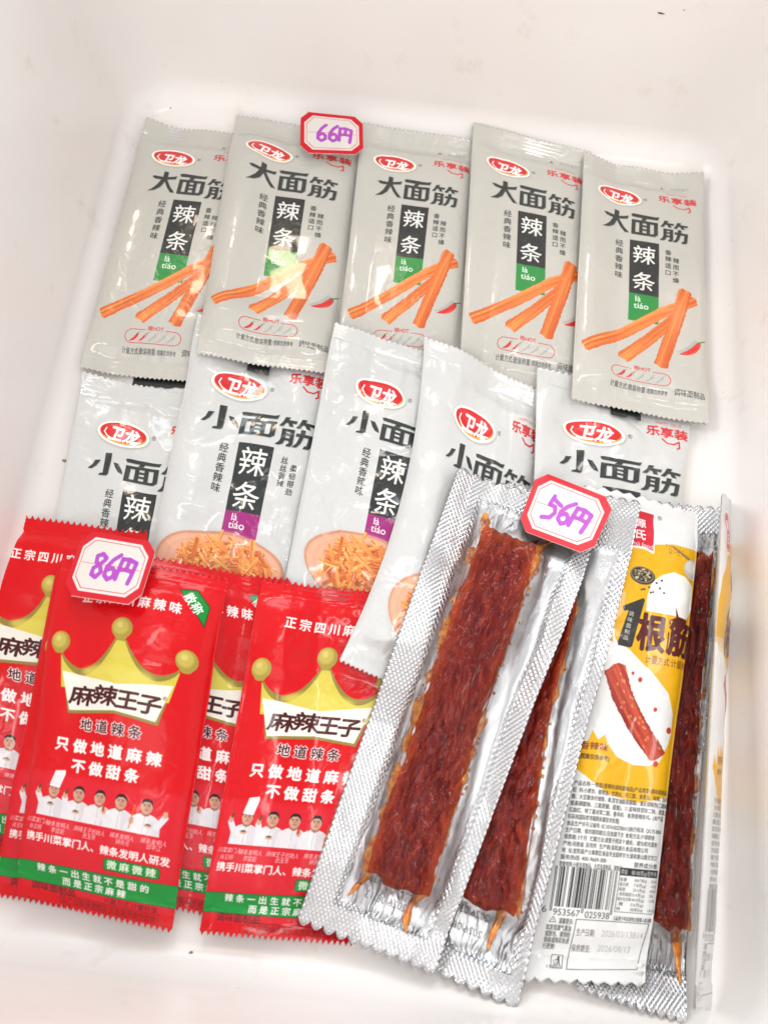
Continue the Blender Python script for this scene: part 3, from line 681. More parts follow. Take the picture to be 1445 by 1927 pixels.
b.inputs['Subsurface Weight'].default_value = .0; b.inputs['Subsurface Radius'].default_value = (.003, .0006, .0003)
f2 = n.new('ShaderNodeTexNoise'); f2.inputs['Scale'].default_value = .55; f2.inputs['Detail'].default_value = 5; f2.inputs['Distortion'].default_value = 1.0; l.new(uv.outputs[0], f2.inputs['Vector'])
bump(n, l, b, math_n(n, l, 'ADD', f2.outputs[0], math_n(n, l, 'MULTIPLY', f1.outputs[0], .35)), .0012, .45)

m, n, l, b = mat('orange_oil'); M_OIL = m
b.inputs['Roughness'].default_value = .16; b.inputs['Coat Weight'].default_value = .6
tc = n.new('ShaderNodeTexCoord'); t = n.new('ShaderNodeTexNoise'); t.inputs['Scale'].default_value = 260; t.inputs['Detail'].default_value = 3; l.new(tc.outputs['Object'], t.inputs['Vector'])
rp = n.new('ShaderNodeValToRGB'); rp.color_ramp.elements[0].color = (.50, .10, .008, 1); rp.color_ramp.elements[1].color = (.85, .34, .03, 1); rp.color_ramp.elements[0].position = .35; rp.color_ramp.elements[1].position = .65
l.new(t.outputs[0], rp.inputs[0]); l.new(rp.outputs[0], b.inputs['Base Color'])
bump(n, l, b, t.outputs[0], .0008, .5)

m, n, l, b = mat('clear_film'); M_CLEAR = m
tr = n.new('ShaderNodeBsdfTransparent'); gl = n.new('ShaderNodeBsdfGlossy'); gl.inputs['Roughness'].default_value = .075
fz = n.new('ShaderNodeFresnel'); fz.inputs['IOR'].default_value = 1.38
uv = n.new('ShaderNodeUVMap'); uv.uv_map = 'mm'
mp = n.new('ShaderNodeMapping'); mp.inputs['Scale'].default_value = (.19, .06, 1); mp.inputs['Rotation'].default_value = (0, 0, .25); l.new(uv.outputs[0], mp.inputs[0])
t = n.new('ShaderNodeTexNoise'); t.inputs['Scale'].default_value = 1.; t.inputs['Detail'].default_value = 1.6; t.inputs['Distortion'].default_value = 1.8; l.new(mp.outputs[0], t.inputs['Vector'])
bp = n.new('ShaderNodeBump'); bp.inputs['Distance'].default_value = .0040; bp.inputs['Strength'].default_value = 1.0
to = n.new('ShaderNodeAttribute'); to.attribute_name = 'taut'; l.new(math_n(n, l, 'MULTIPLY', t.outputs[0], to.outputs['Fac']), bp.inputs['Height'])
l.new(bp.outputs[0], gl.inputs['Normal']); l.new(bp.outputs[0], fz.inputs['Normal'])
ms = n.new('ShaderNodeMixShader'); l.new(fz.outputs[0], ms.inputs[0]); l.new(tr.outputs[0], ms.inputs[1]); l.new(gl.outputs[0], ms.inputs[2])
l.new(ms.outputs[0], n['Material Output'].inputs[0]); n.remove(b)

def ink(name, col):
    m, n, l, b = mat(name); b.inputs['Base Color'].default_value = (*col, 1); b.inputs['Roughness'].default_value = .5; return m
M_INK = ink('grey_stamp_ink', (.22, .22, .23))

def tag_mat(im):
    m, n, l, b = mat('laminated_card')
    tx = n.new('ShaderNodeTexImage'); tx.image = im; uv = n.new('ShaderNodeUVMap'); uv.uv_map = 'print'; l.new(uv.outputs[0], tx.inputs[0]); l.new(tx.outputs[0], b.inputs['Base Color'])
    b.inputs['Roughness'].default_value = .5; b.inputs['Specular IOR Level'].default_value = .25; b.inputs['Coat Weight'].default_value = .15; b.inputs['Coat Roughness'].default_value = .1
    return m

# ------------------------------------------------------------------ object helpers
def tag(o, label, cat, group=None, kind=None):
    o['label'] = label; o['category'] = cat
    if group: o['group'] = group
    if kind: o['kind'] = kind
def empty(name, loc):
    o = bpy.data.objects.new(name, None); COL.objects.link(o); o.location = loc; o.empty_display_size = .01; return o
def mesh_obj(name, V, F, mats, parent=None, origin=None, uvs=None, attr=None, fmat=None, smooth=True, fixn=False):
    """V world points; the object's origin goes to the parent's place or to origin"""
    org = np.array(parent.location) if parent else np.array(origin if origin is not None else V.mean(0))
    me = bpy.data.meshes.new(name)
    me.from_pydata([tuple(map(float, v)) for v in (V-org)], [], [tuple(map(int, f)) for f in F])
    for q in (mats if isinstance(mats, list) else [mats]): me.materials.append(q)
    if fmat is not None: me.polygons.foreach_set('material_index', np.asarray(fmat, np.int32))
    me.polygons.foreach_set('use_smooth', np.full(len(me.polygons), smooth))
    if uvs:
        li = np.empty(len(me.loops), np.int32); me.loops.foreach_get('vertex_index', li)
        for k, u in uvs.items():
            L = me.uv_layers.new(name=k); L.data.foreach_set('uv', u[li].astype(np.float32).ravel())
    if attr:
        for k, a in attr.items():
            A = me.attributes.new(k, 'FLOAT', 'POINT'); A.data.foreach_set('value', a.astype(np.float32).ravel())
    if fixn:
        bm = bmesh.new(); bm.from_mesh(me); bmesh.ops.recalc_face_normals(bm, faces=bm.faces); bm.to_mesh(me); bm.free()
    me.update()
    o = bpy.data.objects.new(name, me); COL.objects.link(o)
    if parent: o.parent = parent
    else: o.location = tuple(map(float, org))
    return o
def grid_faces(nu, nv, flip=False, off=0):
    i, j = np.meshgrid(np.arange(nu-1), np.arange(nv-1)); a = (j*nu+i).ravel()+off
    F = np.stack([a, a+nu, a+nu+1, a+1], 1)
    return F[:, ::-1] if flip else F

def project(P):
    q = (P-np.array([0, 0, CAM_H])) @ CR
    return np.stack([PW/2-FPX*q[..., 0]/q[..., 2], PH/2+FPX*q[..., 1]/q[..., 2]], -1)
def print_map(quad):
    """how the print sits along the length of a pack, measured on one flat pack of each kind"""
    A = []; B = []
    for (x, y), (u, v) in zip(quad, ((0, 0), (1, 0), (1, 1), (0, 1))):
        A += [[x, y, 1, 0, 0, 0, -u*x, -u*y], [0, 0, 0, x, y, 1, -v*x, -v*y]]; B += [u, v]
    Hm = np.append(np.linalg.solve(np.array(A, float), np.array(B, float)), 1).reshape(3, 3)
    P = np.array([at(q, .012) for q in quad]); out = []
    for u, v in ((np.linspace(0, 1, 41), .5), (.5, np.linspace(0, 1, 41))):
        u, v = np.broadcast_arrays(np.asarray(u, float), np.asarray(v, float))
        Q = (P[0]*(1-u)[..., None]+P[1]*u[..., None])*(1-v)[..., None]+(P[3]*(1-u)[..., None]+P[2]*u[..., None])*v[..., None]
        px = project(Q); r = np.concatenate([px, np.ones((41, 1))], 1) @ Hm.T
        out.append(r[:, len(out)]/r[:, 2])
    return out
G41 = np.linspace(0, 1, 41)

class Sheet:
    """lays a flexible four-cornered sheet on whatever is already in the tub"""
    def __init__(s, quad, r=7, lift=.0004, zc=None, bend=0.):
        s.bend = bend
        s.zc = zc; s.quad = quad
        if zc is None:
            D = drape_map(r); s.D = D
            z = [.01]*4
            z = np.array(z)
            for _ in range(40):
                P = np.array([at(q, zz) for q, zz in zip(quad, z)])
                z = .6*z+.4*(sample(D, P[:, 0], P[:, 1])+lift+.0018)
            s.P = P
        else:
            s.P = np.array([at(q, zz) for q, zz in zip(quad, zc)]); s.D = None
        s.lift = lift
        P = s.P
        s.w = (np.linalg.norm(P[1]-P[0])+np.linalg.norm(P[2]-P[3]))/2; s.h = (np.linalg.norm(P[3]-P[0])+np.linalg.norm(P[2]-P[1]))/2
        n_ = np.cross(P[1]-P[3], P[0]-P[2]); s.n = n_/np.linalg.norm(n_)
        if s.n[2] < 0: s.n = -s.n
    def base(s, u, v):
        P = s.P
        Q = (P[0]*(1-u)[..., None]+P[1]*u[..., None])*(1-v)[..., None]+(P[3]*(1-u)[..., None]+P[2]*u[..., None])*v[..., None]
        if s.bend:
            d = P[1]-P[0]; Q += d/np.linalg.norm(d)*(s.bend*4*v*(1-v))[..., None]
        if s.D is not None:
            Q[..., 2] = sample(s.D, Q[..., 0], Q[..., 1])+s.lift
        return Q
    def off(s, Q, h):
        if s.D is not None:
            R = Q.copy(); R[..., 2] += h; return R
        return Q+s.n*h[..., None]

def creases(x, y, w_, h_, n_, amp, seed, wid=3.0):
    rs = np.random.RandomState(seed); z = np.zeros_like(x)
    for _ in range(n_):
        cx, cy = rs.rand()*w_, rs.rand()*h_; a = rs.randn()*.6+(0 if rs.rand() < .45 else math.pi/2)
        L = (8+rs.rand()*22); d = -(x-cx)*math.sin(a)+(y-cy)*math.cos(a); t = (x-cx)*math.cos(a)+(y-cy)*math.sin(a)
        k = wid*(.6+rs.rand()); win = np.exp(-(t/L)**2)
        z += rs.choice([-1, 1, 1])*amp*(.4+rs.rand()*.8)*np.exp(-np.abs(d)/k)*win
    return z

def snack_pack(quad, material, back, name, label, cat, group, T=.0050, seal=(.062, .052), teeth=26, tooth=.0011, nc=10, amp=.0004, seed=1, plump=4,
               zc=None, r=7, fin=None, flutter=.0006, backT=.0012, lowf=.0006, curl=(0, 0, 0, 0), pmap=None, ush=0., usc=1., vsh=0., bend=0.):
    sh = Sheet(quad, r=r, zc=zc, bend=bend)
    nu, nv = teeth*4+1, 171
    u1 = np.linspace(0, 1, nu); v1 = np.linspace(0, 1, nv)
    u, v = np.meshgrid(u1, v1)
    # toothed ends
    saw = np.abs(((np.arange(nu)/4.) % 1)*2-1)
    rs = np.random.RandomState(seed); saw = saw*(.75+.5*rs.rand(nu))
    tw_ = tooth/sh.h
    vv = v+(saw*tw_)[None, :]*np.clip(1-v/.012, 0, 1)-(saw*tw_)[None, :]*np.clip(1-(1-v)/.012, 0, 1)
    x, y = u*sh.w*1000, vv*sh.h*1000
    body = sstep(seal[0], seal[0]+.05, v)*sstep(seal[1], seal[1]+.05, 1-v)
    ramp = sstep(seal[0], seal[0]+.17, v)*sstep(seal[1], seal[1]+.17, 1-v)
    cross = (1-np.abs(2*u-1)**plump)**.75
    f = T*cross*(body*.45+ramp*.55)
    f += body*np.clip(cross, 0, 1)*(creases(x, y, sh.w*1000, sh.h*1000, nc, amp, seed)+lowf*vnoise(x/19., y/24., seed)+.4*lowf*vnoise(x/8., y/9., seed+5))
    # pleats running out of the two seals
    for e, sgn in ((v-seal[0], 1), (1-seal[1]-v, 1)):
        a = np.exp(-np.clip(e, 0, 1)*sh.h*1000/13.)*(e > 0)
        f += flutter*a*cross*(vnoise(u*9+seed, v*2, seed+7)+.5*vnoise(u*21+seed, v*3, seed+8))
    inseal = (v < seal[0]) | (v > 1-seal[1])
    ribs = np.where(inseal, .00016*np.sin(y*2*np.pi/2.1), 0)
    f = np.maximum(f, 0)+ribs+.0007*inseal*vnoise(u*4+seed, v*2, seed+3)+.0004
    for k, (cu, cv) in enumerate(((0, 0), (1, 0), (1, 1), (0, 1))):
        if curl[k]: f += curl[k]*np.exp(-(((u-cu)*sh.w/.022)**2+((v-cv)*sh.h/.03)**2))
    bk = -backT*cross*body-.0002+0*u
    lift = backT+.0006
    Q = sh.base(u, vv)
    # sides drawn in where the pack swells
    top = sh.off(Q, lift+f); bot = sh.off(Q, lift+bk)
    bot[:, 0] = top[:, 0]-sh.n*.00012; bot[:, -1] = top[:, -1]-sh.n*.00012; bot[0] = top[0]-sh.n*.00012; bot[-1] = top[-1]-sh.n*.00012
    c = Q.reshape(-1, 3).mean(0)
    root = empty(name, c); tag(root, label, cat, group)
    pu = np.stack([np.interp(u*usc+ush, G41, pmap[0]), 1-np.interp(vv+vsh*sstep(.02, .1, vv)*(1-sstep(.75, .98, vv)), G41, pmap[1])], -1) if pmap else np.stack([u, 1-vv], -1); pm = np.stack([x, y], -1)
    ja, jb = int(round(seal[0]*(nv-1))), int(round((1-seal[1])*(nv-1)))
    def piece(nm, j0, j1):
        k = j1-j0+1
        V = np.concatenate([top[j0:j1+1].reshape(-1, 3), bot[j0:j1+1].reshape(-1, 3)])
        F1 = grid_faces(nu, k); F2 = grid_faces(nu, k, True, nu*k); N = nu*k
        E = []
        for col in (0, nu-1):
            a = np.arange(k-1)*nu+col; q = np.stack([a, a+N, a+nu+N, a+nu], 1); E.append(q if col else q[:, ::-1])
        if j0 == 0: a = np.arange(nu-1); E.append(np.stack([a, a+1, a+1+N, a+N], 1))
        if j1 == nv-1: a = np.arange(nu-1)+(k-1)*nu; E.append(np.stack([a+N, a+1+N, a+1, a], 1))
        E = np.concatenate(E); F = np.concatenate([F1, F2, E])
        fm = np.r_[np.zeros(len(F1)), np.ones(len(F2)), np.zeros(len(E))].astype(int)
        uvp = np.tile(pu[j0:j1+1].reshape(-1, 2), (2, 1)); uvm = np.tile(pm[j0:j1+1].reshape(-1, 2), (2, 1))
        return mesh_obj(nm, V, F, [material, back], root, uvs={'print': uvp, 'mm': uvm}, fmat=fm)
    piece('pouch', ja, jb); piece('top_seal', 0, ja); piece('bottom_seal', jb, nv-1)
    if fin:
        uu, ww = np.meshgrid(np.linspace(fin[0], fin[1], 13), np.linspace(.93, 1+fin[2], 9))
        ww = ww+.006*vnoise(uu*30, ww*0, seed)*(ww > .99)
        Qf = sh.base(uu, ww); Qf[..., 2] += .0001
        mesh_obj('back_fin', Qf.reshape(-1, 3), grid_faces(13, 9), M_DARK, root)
    splat(top[..., 0], top[..., 1], top[..., 2])
    um = np.linspace(0, 1, 240); A, B = np.meshgrid(um, np.linspace(0, 1, 420))
    return sh, root

# ------------------------------------------------------------------ the tub
def loop(d, z, n=16):
    pts = []
    for cx, cy, a0 in ((X1-CORN, Y1-CORN, 0), (X0+CORN, Y1-CORN, 90), (X0+CORN, Y0+CORN, 180), (X1-CORN, Y0+CORN, 270)):
        for k in range(n+1):
            a = math.radians(a0+90*k/n); pts.append((cx+(CORN+d)*math.cos(a), cy+(CORN+d)*math.sin(a), z))
    return pts
prof = [(-FIL-.001, 0.0)]
for k in range(1, 11):
    a = math.radians(80*k/10); prof.append((-FIL+FIL*math.sin(a), FIL*(1-math.cos(a))))
d0, z0 = prof[-1]
for k in range(1, 9): prof.append((d0+DRAFT*(WALL-z0)*k/8, z0+(WALL-z0)*k/8))
dd, zz = prof[-1]
prof += [(dd+.003, zz+.003), (dd+.014, zz+.003), (dd+.016, zz+.001), (dd+.016, zz-.012), (dd+.013, zz-.012), (dd+.003, zz-.004)]
for k in range(8, -1, -1): prof.append((d0+DRAFT*(WALL-z0)*k/8+.003, z0+(WALL-z0)*k/8-.001))
prof += [(d0-.002, -.003), (-FIL-.001, -.003)]
V = []
for d, z in prof: V += loop(d, z)
nl = len(loop(0, 0)); F = []
for k in range(len(prof)-1):
    for i in range(nl):
        j = (i+1) % nl; F.append((k*nl+i, k*nl+j, (k+1)*nl+j, (k+1)*nl+i))
V = np.array(V)
Fl = [tuple(range(nl))]
me_faces = F+Fl+[tuple(range((len(prof)-1)*nl, len(prof)*nl))[::-1]]
tub = mesh_obj('plastic_tub', V, me_faces, M_TUB, origin=((X0+X1)/2, (Y0+Y1)/2, 0), fixn=True)
tag(tub, 'glossy white plastic tub holding all the snack packs', 'tub')
# the table the tub stands on
S = 1.2; cxy = ((X0+X1)/2, (Y0+Y1)/2)
tb = mesh_obj('table_top', np.array([(cxy[0]-S, cxy[1]-S, -.0035), (cxy[0]+S, cxy[1]-S, -.0035), (cxy[0]+S, cxy[1]+S, -.0035), (cxy[0]-S, cxy[1]+S, -.0035)]), [(0, 1, 2, 3)], plain('pale_table', (.55, .52, .49), .5))
tb['kind'] = 'structure'

# ------------------------------------------------------------------ the packs, bottom ones first
GB, GS, GR, GK = 'white broad gluten strip packs in the back row', 'white fine gluten strip packs in the middle row', 'red crown packs at the front left', 'single gluten stick packs at the front right'
MAP_B = print_map([(1098, 288), (1323, 325), (1330, 803), (1074, 752)]); MAP_S = print_map([(372, 588), (640, 632), (520, 1215), (262, 1160)])
MAP_R = print_map([(120, 1045), (432, 1088), (323, 1757), (33, 1692)]); MAP_K = print_map([(1098, 912), (1312, 964), (1212, 1862), (980, 1850)])
big = dict(pmap=MAP_B, material=M_BIG, back=M_BACK, name='snack_pack', cat='snack pack', group=GB, T=.0064, nc=10, amp=.00045, tooth=.0011, teeth=27, plump=3.6, lowf=.0004)
small = dict(pmap=MAP_S, material=M_SMALL, back=M_BACK, name='snack_pack', cat='snack pack', group=GS, T=.0048, nc=26, amp=.0010, tooth=.0012, teeth=24, plump=3.2, lowf=.0016, flutter=.0013)
red = dict(pmap=MAP_R, material=M_RED, back=M_REDBACK, name='snack_pack', cat='snack pack', group=GR, T=.0046, nc=18, amp=.0006, tooth=.0024, teeth=27, plump=5, seal=(.050, .072), lowf=.0005)

snack_pack([(276, 222), (500, 257), (392, 724), (150, 693)], seed=1, label='white green-label pack leftmost of the back row, against the left wall', fin=(.40, .86, .018), **big)
snack_pack([(155, 697), (405, 750), (310, 1310), (55, 1250)], seed=2, label='white pack leftmost of the middle row, lower half under red packs', vsh=.035, **small)
snack_pack([(372, 588), (640, 632), (520, 1215), (262, 1160)], seed=3, label='white magenta-label pack second from left in the middle row, its title fully visible', **small)
snack_pack([(445, 216), (684, 252), (618, 708), (370, 668)], seed=4, label='white green-label pack right under the 66 yen price tag', fin=(.38, .55, .018), **big)
snack_pack([(682, 231), (903, 264), (852, 722), (632, 690)], seed=5, label='white green-label pack in the middle of the back row, just right of the 66 tag', **big)
snack_pack([(890, 231), (1112, 286), (1105, 752), (863, 704)], seed=6, label='white green-label pack second from right in the back row', **big)
snack_pack([(630, 604), (868, 678), (765, 1240), (522, 1170)], seed=17, label='white magenta-label pack with glaring shiny creases across its red oval logo', ush=-.06, vsh=.04, **{**small, 'amp': .0014})
snack_pack([(-22, 958), (281, 998), (182, 1655), (-107, 1590)], seed=8, label='red crown pack cut off by the left edge of the photo', **red)
snack_pack([(112, 1052), (415, 1098), (275, 1738), (-12, 1688)], seed=9, label='red crown pack almost hidden under the front one, only its left strip showing', **red)
snack_pack([(235, 1040), (546, 1086), (506, 1752), (220, 1692)], seed=10, label='red crown pack half hidden between two other red packs', **red)
snack_pack([(120, 1045), (432, 1088), (323, 1757), (33, 1692)], seed=11, label='red crown pack lying uppermost below the 86 yen tag, all five men visible', **red)
snack_pack([(493, 1088), (805, 1122), (666, 1782), (374, 1760)], seed=12, label='red crown pack beside the silver foil, rightmost of the red ones', **red)
snack_pack([(797, 634), (1024, 736), (845, 1340), (637, 1248)], seed=13, ush=-.14, usc=1.13, vsh=.03, bend=.0095, label='white crumpled pack overlapping the corner of a red pack', curl=(.002, 0, 0, .003), **{**small, 'amp': .0017, 'T': .0062})
snack_pack([(1010, 690), (1304, 748), (1250, 1290), (990, 1240)], seed=14, label='white pack rightmost of the middle row, behind the 56 yen tag', vsh=.03, **small)
snack_pack([(1098, 288), (1323, 325), (1330, 803), (1074, 752)], seed=15, label='white green-label pack rightmost of the back row, against the right wall', fin=(.30, .52, .016), curl=(0, 0, .002, 0), **big)

# ------------------------------------------------------------------ foil packs with a strip under clear film
def foil_pack(quad, label, seed, strip, pocket, tails=(), zc=None, r=7, stamp=True, scal=11, embw=None):
    """strip: (u, v, half width) along the stick; pocket: u0, v0, u1, v1 of the smooth window"""
    sh = Sheet(quad, r=r, zc=zc)
    nu, nv = scal*8+1, 221
    u, v = np.meshgrid(np.linspace(0, 1, nu), np.linspace(0, 1, nv))
    sc_ = np.abs(np.sin(np.arange(nu)/8.*np.pi))**.7
    rs = np.random.RandomState(seed)
    dv = .0028/sh.h
    vv = v-(sc_*dv)[None, :]*np.clip(1-v/.014, 0, 1)+(sc_*dv)[None, :]*np.clip(1-(1-v)/.014, 0, 1)
    x, y = u*sh.w*1000, vv*sh.h*1000
    u0, v0, u1, v1 = pocket
    wob = .015*vnoise(v*9, v*0, seed)
    inside = sstep(u0-.03, u0+.02, u+wob)*sstep(1-u1-.03, 1-u1+.02, 1-u-wob)*sstep(v0-.01, v0+.012, v)*sstep(1-v1-.01, 1-v1+.012, 1-v)
    sv = [q[1] for q in strip]
    cu = np.interp(v, sv, [q[0] for q in strip]); hw = np.interp(v, sv, [q[2] for q in strip])
    inv_ = sstep(sv[0]-.02, sv[0]+.03, v)*sstep(1-sv[-1]-.02, 1-sv[-1]+.03, 1-v)
    d = np.abs(u-cu)/hw
    rise = inv_*sstep(1.75, .9, d)                       # foil slopes up to the strip
    f = .0004*vnoise(x/16., y/22., seed)+.0002*vnoise(x/6., y/7., seed+1)+inside*.00018*vnoise(x/7., y/30., seed+2)
    f += -.0008*inside*(1-rise)
    f += .0005*inside*np.exp(-((d-1.45)/.2)**2)*vnoise(v*14, v*0+2, seed+3)
    f = f+.0014
    Q = sh.base(u, vv); top = sh.off(Q, f+.0006)
    root = empty('stick_pack', Q.reshape(-1, 3).mean(0)); tag(root, label, 'stick pack', GK)
    mm = np.stack([x, y], -1).reshape(-1, 2)
    bot = top-sh.n*.00018
    V = np.concatenate([top.reshape(-1, 3), bot.reshape(-1, 3)]); N = nu*nv
    rim = []
    for col in (0, nu-1):
        a = np.arange(nv-1)*nu+col; q = np.stack([a, a+N, a+nu+N, a+nu], 1); rim.append(q if col else q[:, ::-1])
    a = np.arange(nu-1); rim.append(np.stack([a, a+1, a+1+N, a+N], 1)); a = a+(nv-1)*nu; rim.append(np.stack([a+N, a+1+N, a+1, a], 1))
    emb = np.clip(1-inside, 0, 1)
    mesh_obj('foil_sheet', V, np.concatenate([grid_faces(nu, nv), grid_faces(nu, nv, True, N)]+rim), M_FOIL, root, uvs={'mm': np.tile(mm, (2, 1))}, attr={'emboss': np.tile(emb.ravel(), 2)})
    def foil_h(uu, vv_):
        a = np.clip(uu*(nu-1), 0, nu-1.001); c = np.clip(vv_*(nv-1), 0, nv-1.001); i = a.astype(int); j = c.astype(int); a = a-i; c = c-j
        return (f[j, i]*(1-a)+f[j, i+1]*a)*(1-c)+(f[j+1, i]*(1-a)+f[j+1, i+1]*a)*c
    # the strip
    nsu, nsv = 33, 190
    a, t = np.meshgrid(np.linspace(-1, 1, nsu), np.linspace(0, 1, nsv))
    tv = sv[0]+(sv[-1]-sv[0])*t
    rag0 = .010*vnoise(a*3.2+9, a*0, seed+4)+.006*vnoise(a*9, a*0, seed+6); rag1 = .008*vnoise(a*3+4, a*0, seed+5)
    tv = tv+rag0*np.clip(1-t/.06, 0, 1)+rag1*np.clip(1-(1-t)/.06, 0, 1)
    scu = np.interp(tv, sv, [q[0] for q in strip]); shw = np.interp(tv, sv, [q[2] for q in strip])
    edge = .95+.06*vnoise(t*9, np.sign(a)*3+8+t*0, seed+7)+.05*vnoise(t*26, np.sign(a)*3+5+t*0, seed+8)+.03*vnoise(t*70, np.sign(a)*3+5+t*0, seed+9)
    su = scu+a*shw*edge
    xs, ys = su*sh.w*1000, tv*sh.h*1000
    th = .0036*(1-np.abs(a)**3.5)**.6*np.clip(np.minimum(t, 1-t)/.012, 0, 1)**.6
    th += np.clip(1-np.abs(a)**6, 0, 1)*(.00035*vnoise(xs/4., ys/14., seed+10)+.00030*vnoise(xs/3., ys/3.5, seed+11)+.0010*vnoise(xs/5.5, ys/34., seed+12))
    Qs = sh.base(su, tv)
    S_ = sh.off(Qs, foil_h(su, tv)+.0006+.0003+np.maximum(th, 0))
    B_ = sh.off(Qs, foil_h(su, tv)+.0007)
    Vs = np.concatenate([S_.reshape(-1, 3), B_.reshape(-1, 3)]); N = nsu*nsv
    rim = []
    for col in (0, nsu-1):
        k = np.arange(nsv-1)*nsu+col; q = np.stack([k, k+N, k+nsu+N, k+nsu], 1); rim.append(q if col else q[:, ::-1])
    k = np.arange(nsu-1); rim.append(np.stack([k, k+1, k+1+N, k+N], 1)); k = k+(nsv-1)*nsu; rim.append(np.stack([k+N, k+1+N, k+1, k], 1))
    mesh_obj('gluten_stick', Vs, np.concatenate([grid_faces(nsu, nsv), grid_faces(nsu, nsv, True, N)]+rim), M_GLUTEN, root, uvs={'mm': np.tile(np.stack([xs, ys], -1).reshape(-1, 2), (2, 1))}, attr={'thin': np.tile(np.clip(np.abs(a)**5*.9+.9*np.clip(1-t/.07, 0, 1)+.5*np.clip(1-(1-t)/.03, 0, 1), 0, 1).ravel(), 2)})
    # oil squeezed out along both edges, and the tails at the ends
    OV, OF = [], []
    def ribbon(C, w_, hh_):
        C = np.array(C, float); k0 = sum(len(q) for q in OV); n_ = len(C)
        D = np.gradient(C*np.array([sh.w, sh.h]), axis=0); D /= np.hypot(D[:, 0], D[:, 1])[:, None]+1e-12
        Nn = np.stack([-D[:, 1]/sh.w, D[:, 0]/sh.h], 1)
        rows = []
        for e_, z_ in ((-1, 0), (-.6, .8), (0, 1), (.6, .8), (1, 0)):
            q = C+Nn*(w_*e_)[:, None]
            rows.append(sh.off(sh.base(q[:, 0], q[:, 1]), foil_h(q[:, 0], q[:, 1])+.00075+hh_*z_))
        OV.append(np.stack(rows, 1).reshape(-1, 3))
        for i in range(n_-1):
            for j in range(4): OF.append((k0+i*5+j, k0+i*5+j+1, k0+(i+1)*5+j+1, k0+(i+1)*5+j))
    for sd in (-1, 1):
        tt = np.linspace(sv[0]+.01, sv[-1]-.005, 260)
        c_ = np.interp(tt, sv, [q[0] for q in strip]); h_ = np.interp(tt, sv, [q[2] for q in strip])
        nzv = np.clip(vnoise(tt*34, tt*0+sd, seed+20)*1.1+.25*vnoise(tt*120, tt*0+sd, seed+21)+.22, .08, 1.3)
        C = np.stack([c_+sd*h_*1.0, tt], 1)
        ribbon(C, .0022*nzv, .0006+.0009*nzv)
    for tl in tails:
        P = np.array(tl, float); t_ = np.linspace(0, 1, 20); k = np.linspace(0, 1, len(P))
        C = np.stack([np.interp(t_, k, P[:, 0]), np.interp(t_, k, P[:, 1])], 1)
        C = np.stack([np.convolve(np.pad(C[:, i], 2, 'edge'), np.ones(5)/5, 'valid') for i in (0, 1)], 1)
        ribbon(C, np.interp(t_, k, P[:, 2])*.72*(1+.2*vnoise(t_*7, t_*0, seed+30)), .0008)
    for _ in range(46):     # loose droplets
        sd = rs.choice([-1, 1]); t0 = sv[0]+(sv[-1]-sv[0])*rs.rand(); c0 = np.interp(t0, sv, [q[0] for q in strip])+sd*np.interp(t0, sv, [q[2] for q in strip])*(1.02+.12*rs.rand()**2)
        rr_ = .0004+.0006*rs.rand(); ribbon([(c0, t0), (c0, t0+rr_/sh.h), (c0+.003, t0+2*rr_/sh.h)], np.array([.3, 1, .3])*rr_, .0006)
    mesh_obj('oil_smear', np.concatenate(OV), OF, M_OIL, root)
    # clear film stretched over the window
    cv = (v > v0-.012) & (v < v1+.012); jj = np.nonzero(cv[:, 0])[0]; ii = np.nonzero((u[0] > u0-.03) & (u[0] < u1+.03))[0]
    U_, V_ = u[jj[0]:jj[-1]+1, ii[0]:ii[-1]+1], v[jj[0]:jj[-1]+1, ii[0]:ii[-1]+1]
    dd_ = np.abs(U_-np.interp(V_, sv, [q[0] for q in strip]))/np.interp(V_, sv, [q[2] for q in strip])
    hgt_ = .0058*sstep(1.5, .85, dd_)*sstep(sv[0]-.03, sv[0]+.01, V_)*sstep(1-sv[-1]-.03, 1-sv[-1]+.01, 1-V_)+.0002
    Cf = sh.off(sh.base(U_, V_), foil_h(U_, V_)+.0006+hgt_+.0002*vnoise(U_*9, V_*30, seed+40))
    mesh_obj('clear_film', Cf.reshape(-1, 3), grid_faces(Cf.shape[1], Cf.shape[0]), M_CLEAR, root, uvs={'mm': np.stack([U_*sh.w*1000, V_*sh.h*1000], -1).reshape(-1, 2)}, attr={'taut': .18+.82*sstep(1.2, .85, dd_)})
    splat(top[..., 0], top[..., 1], top[..., 2]); splat(Cf[..., 0], Cf[..., 1], Cf[..., 2]); splat(S_[..., 0], S_[..., 1], S_[..., 2]+.0004)
    # stamped dates showing through, mirrored
    if stamp:
        for k, (s_, uv0) in enumerate((('2026/03/13B14', (.70, .893)), ('2026/08/13', (.68, .925)))):
            E = STAMP[s_]; sz = .066
            P = E[0].copy(); uu = uv0[0]-P[:, 0]*sz; v_ = uv0[1]-P[:, 1]*sz*sh.w/sh.h
            q = sh.off(sh.base(uu, v_), foil_h(uu, v_)+.0006+.0005)
            mesh_obj('stamped_date', q, E[1], M_INK, root)
    return root

# outlines of the stamped dates
STAMP = {}
_fc = bpy.data.curves.new('stamp_tmp', 'FONT'); _fo = bpy.data.objects.new('stamp_tmp', _fc); COL.objects.link(_fo); _fc.resolution_u = 3
for s_ in ('2026/03/13B14', '2026/08/13'):
    _fc.body = s_; bpy.context.view_layer.update(); me = _fo.to_mesh()
    STAMP[s_] = (np.array([v.co[:2] for v in me.vertices]), [tuple(p.vertices)[::-1] for p in me.polygons]); _fo.to_mesh_clear()
COL.objects.unlink(_fo); bpy.data.objects.remove(_fo); bpy.data.curves.remove(_fc)

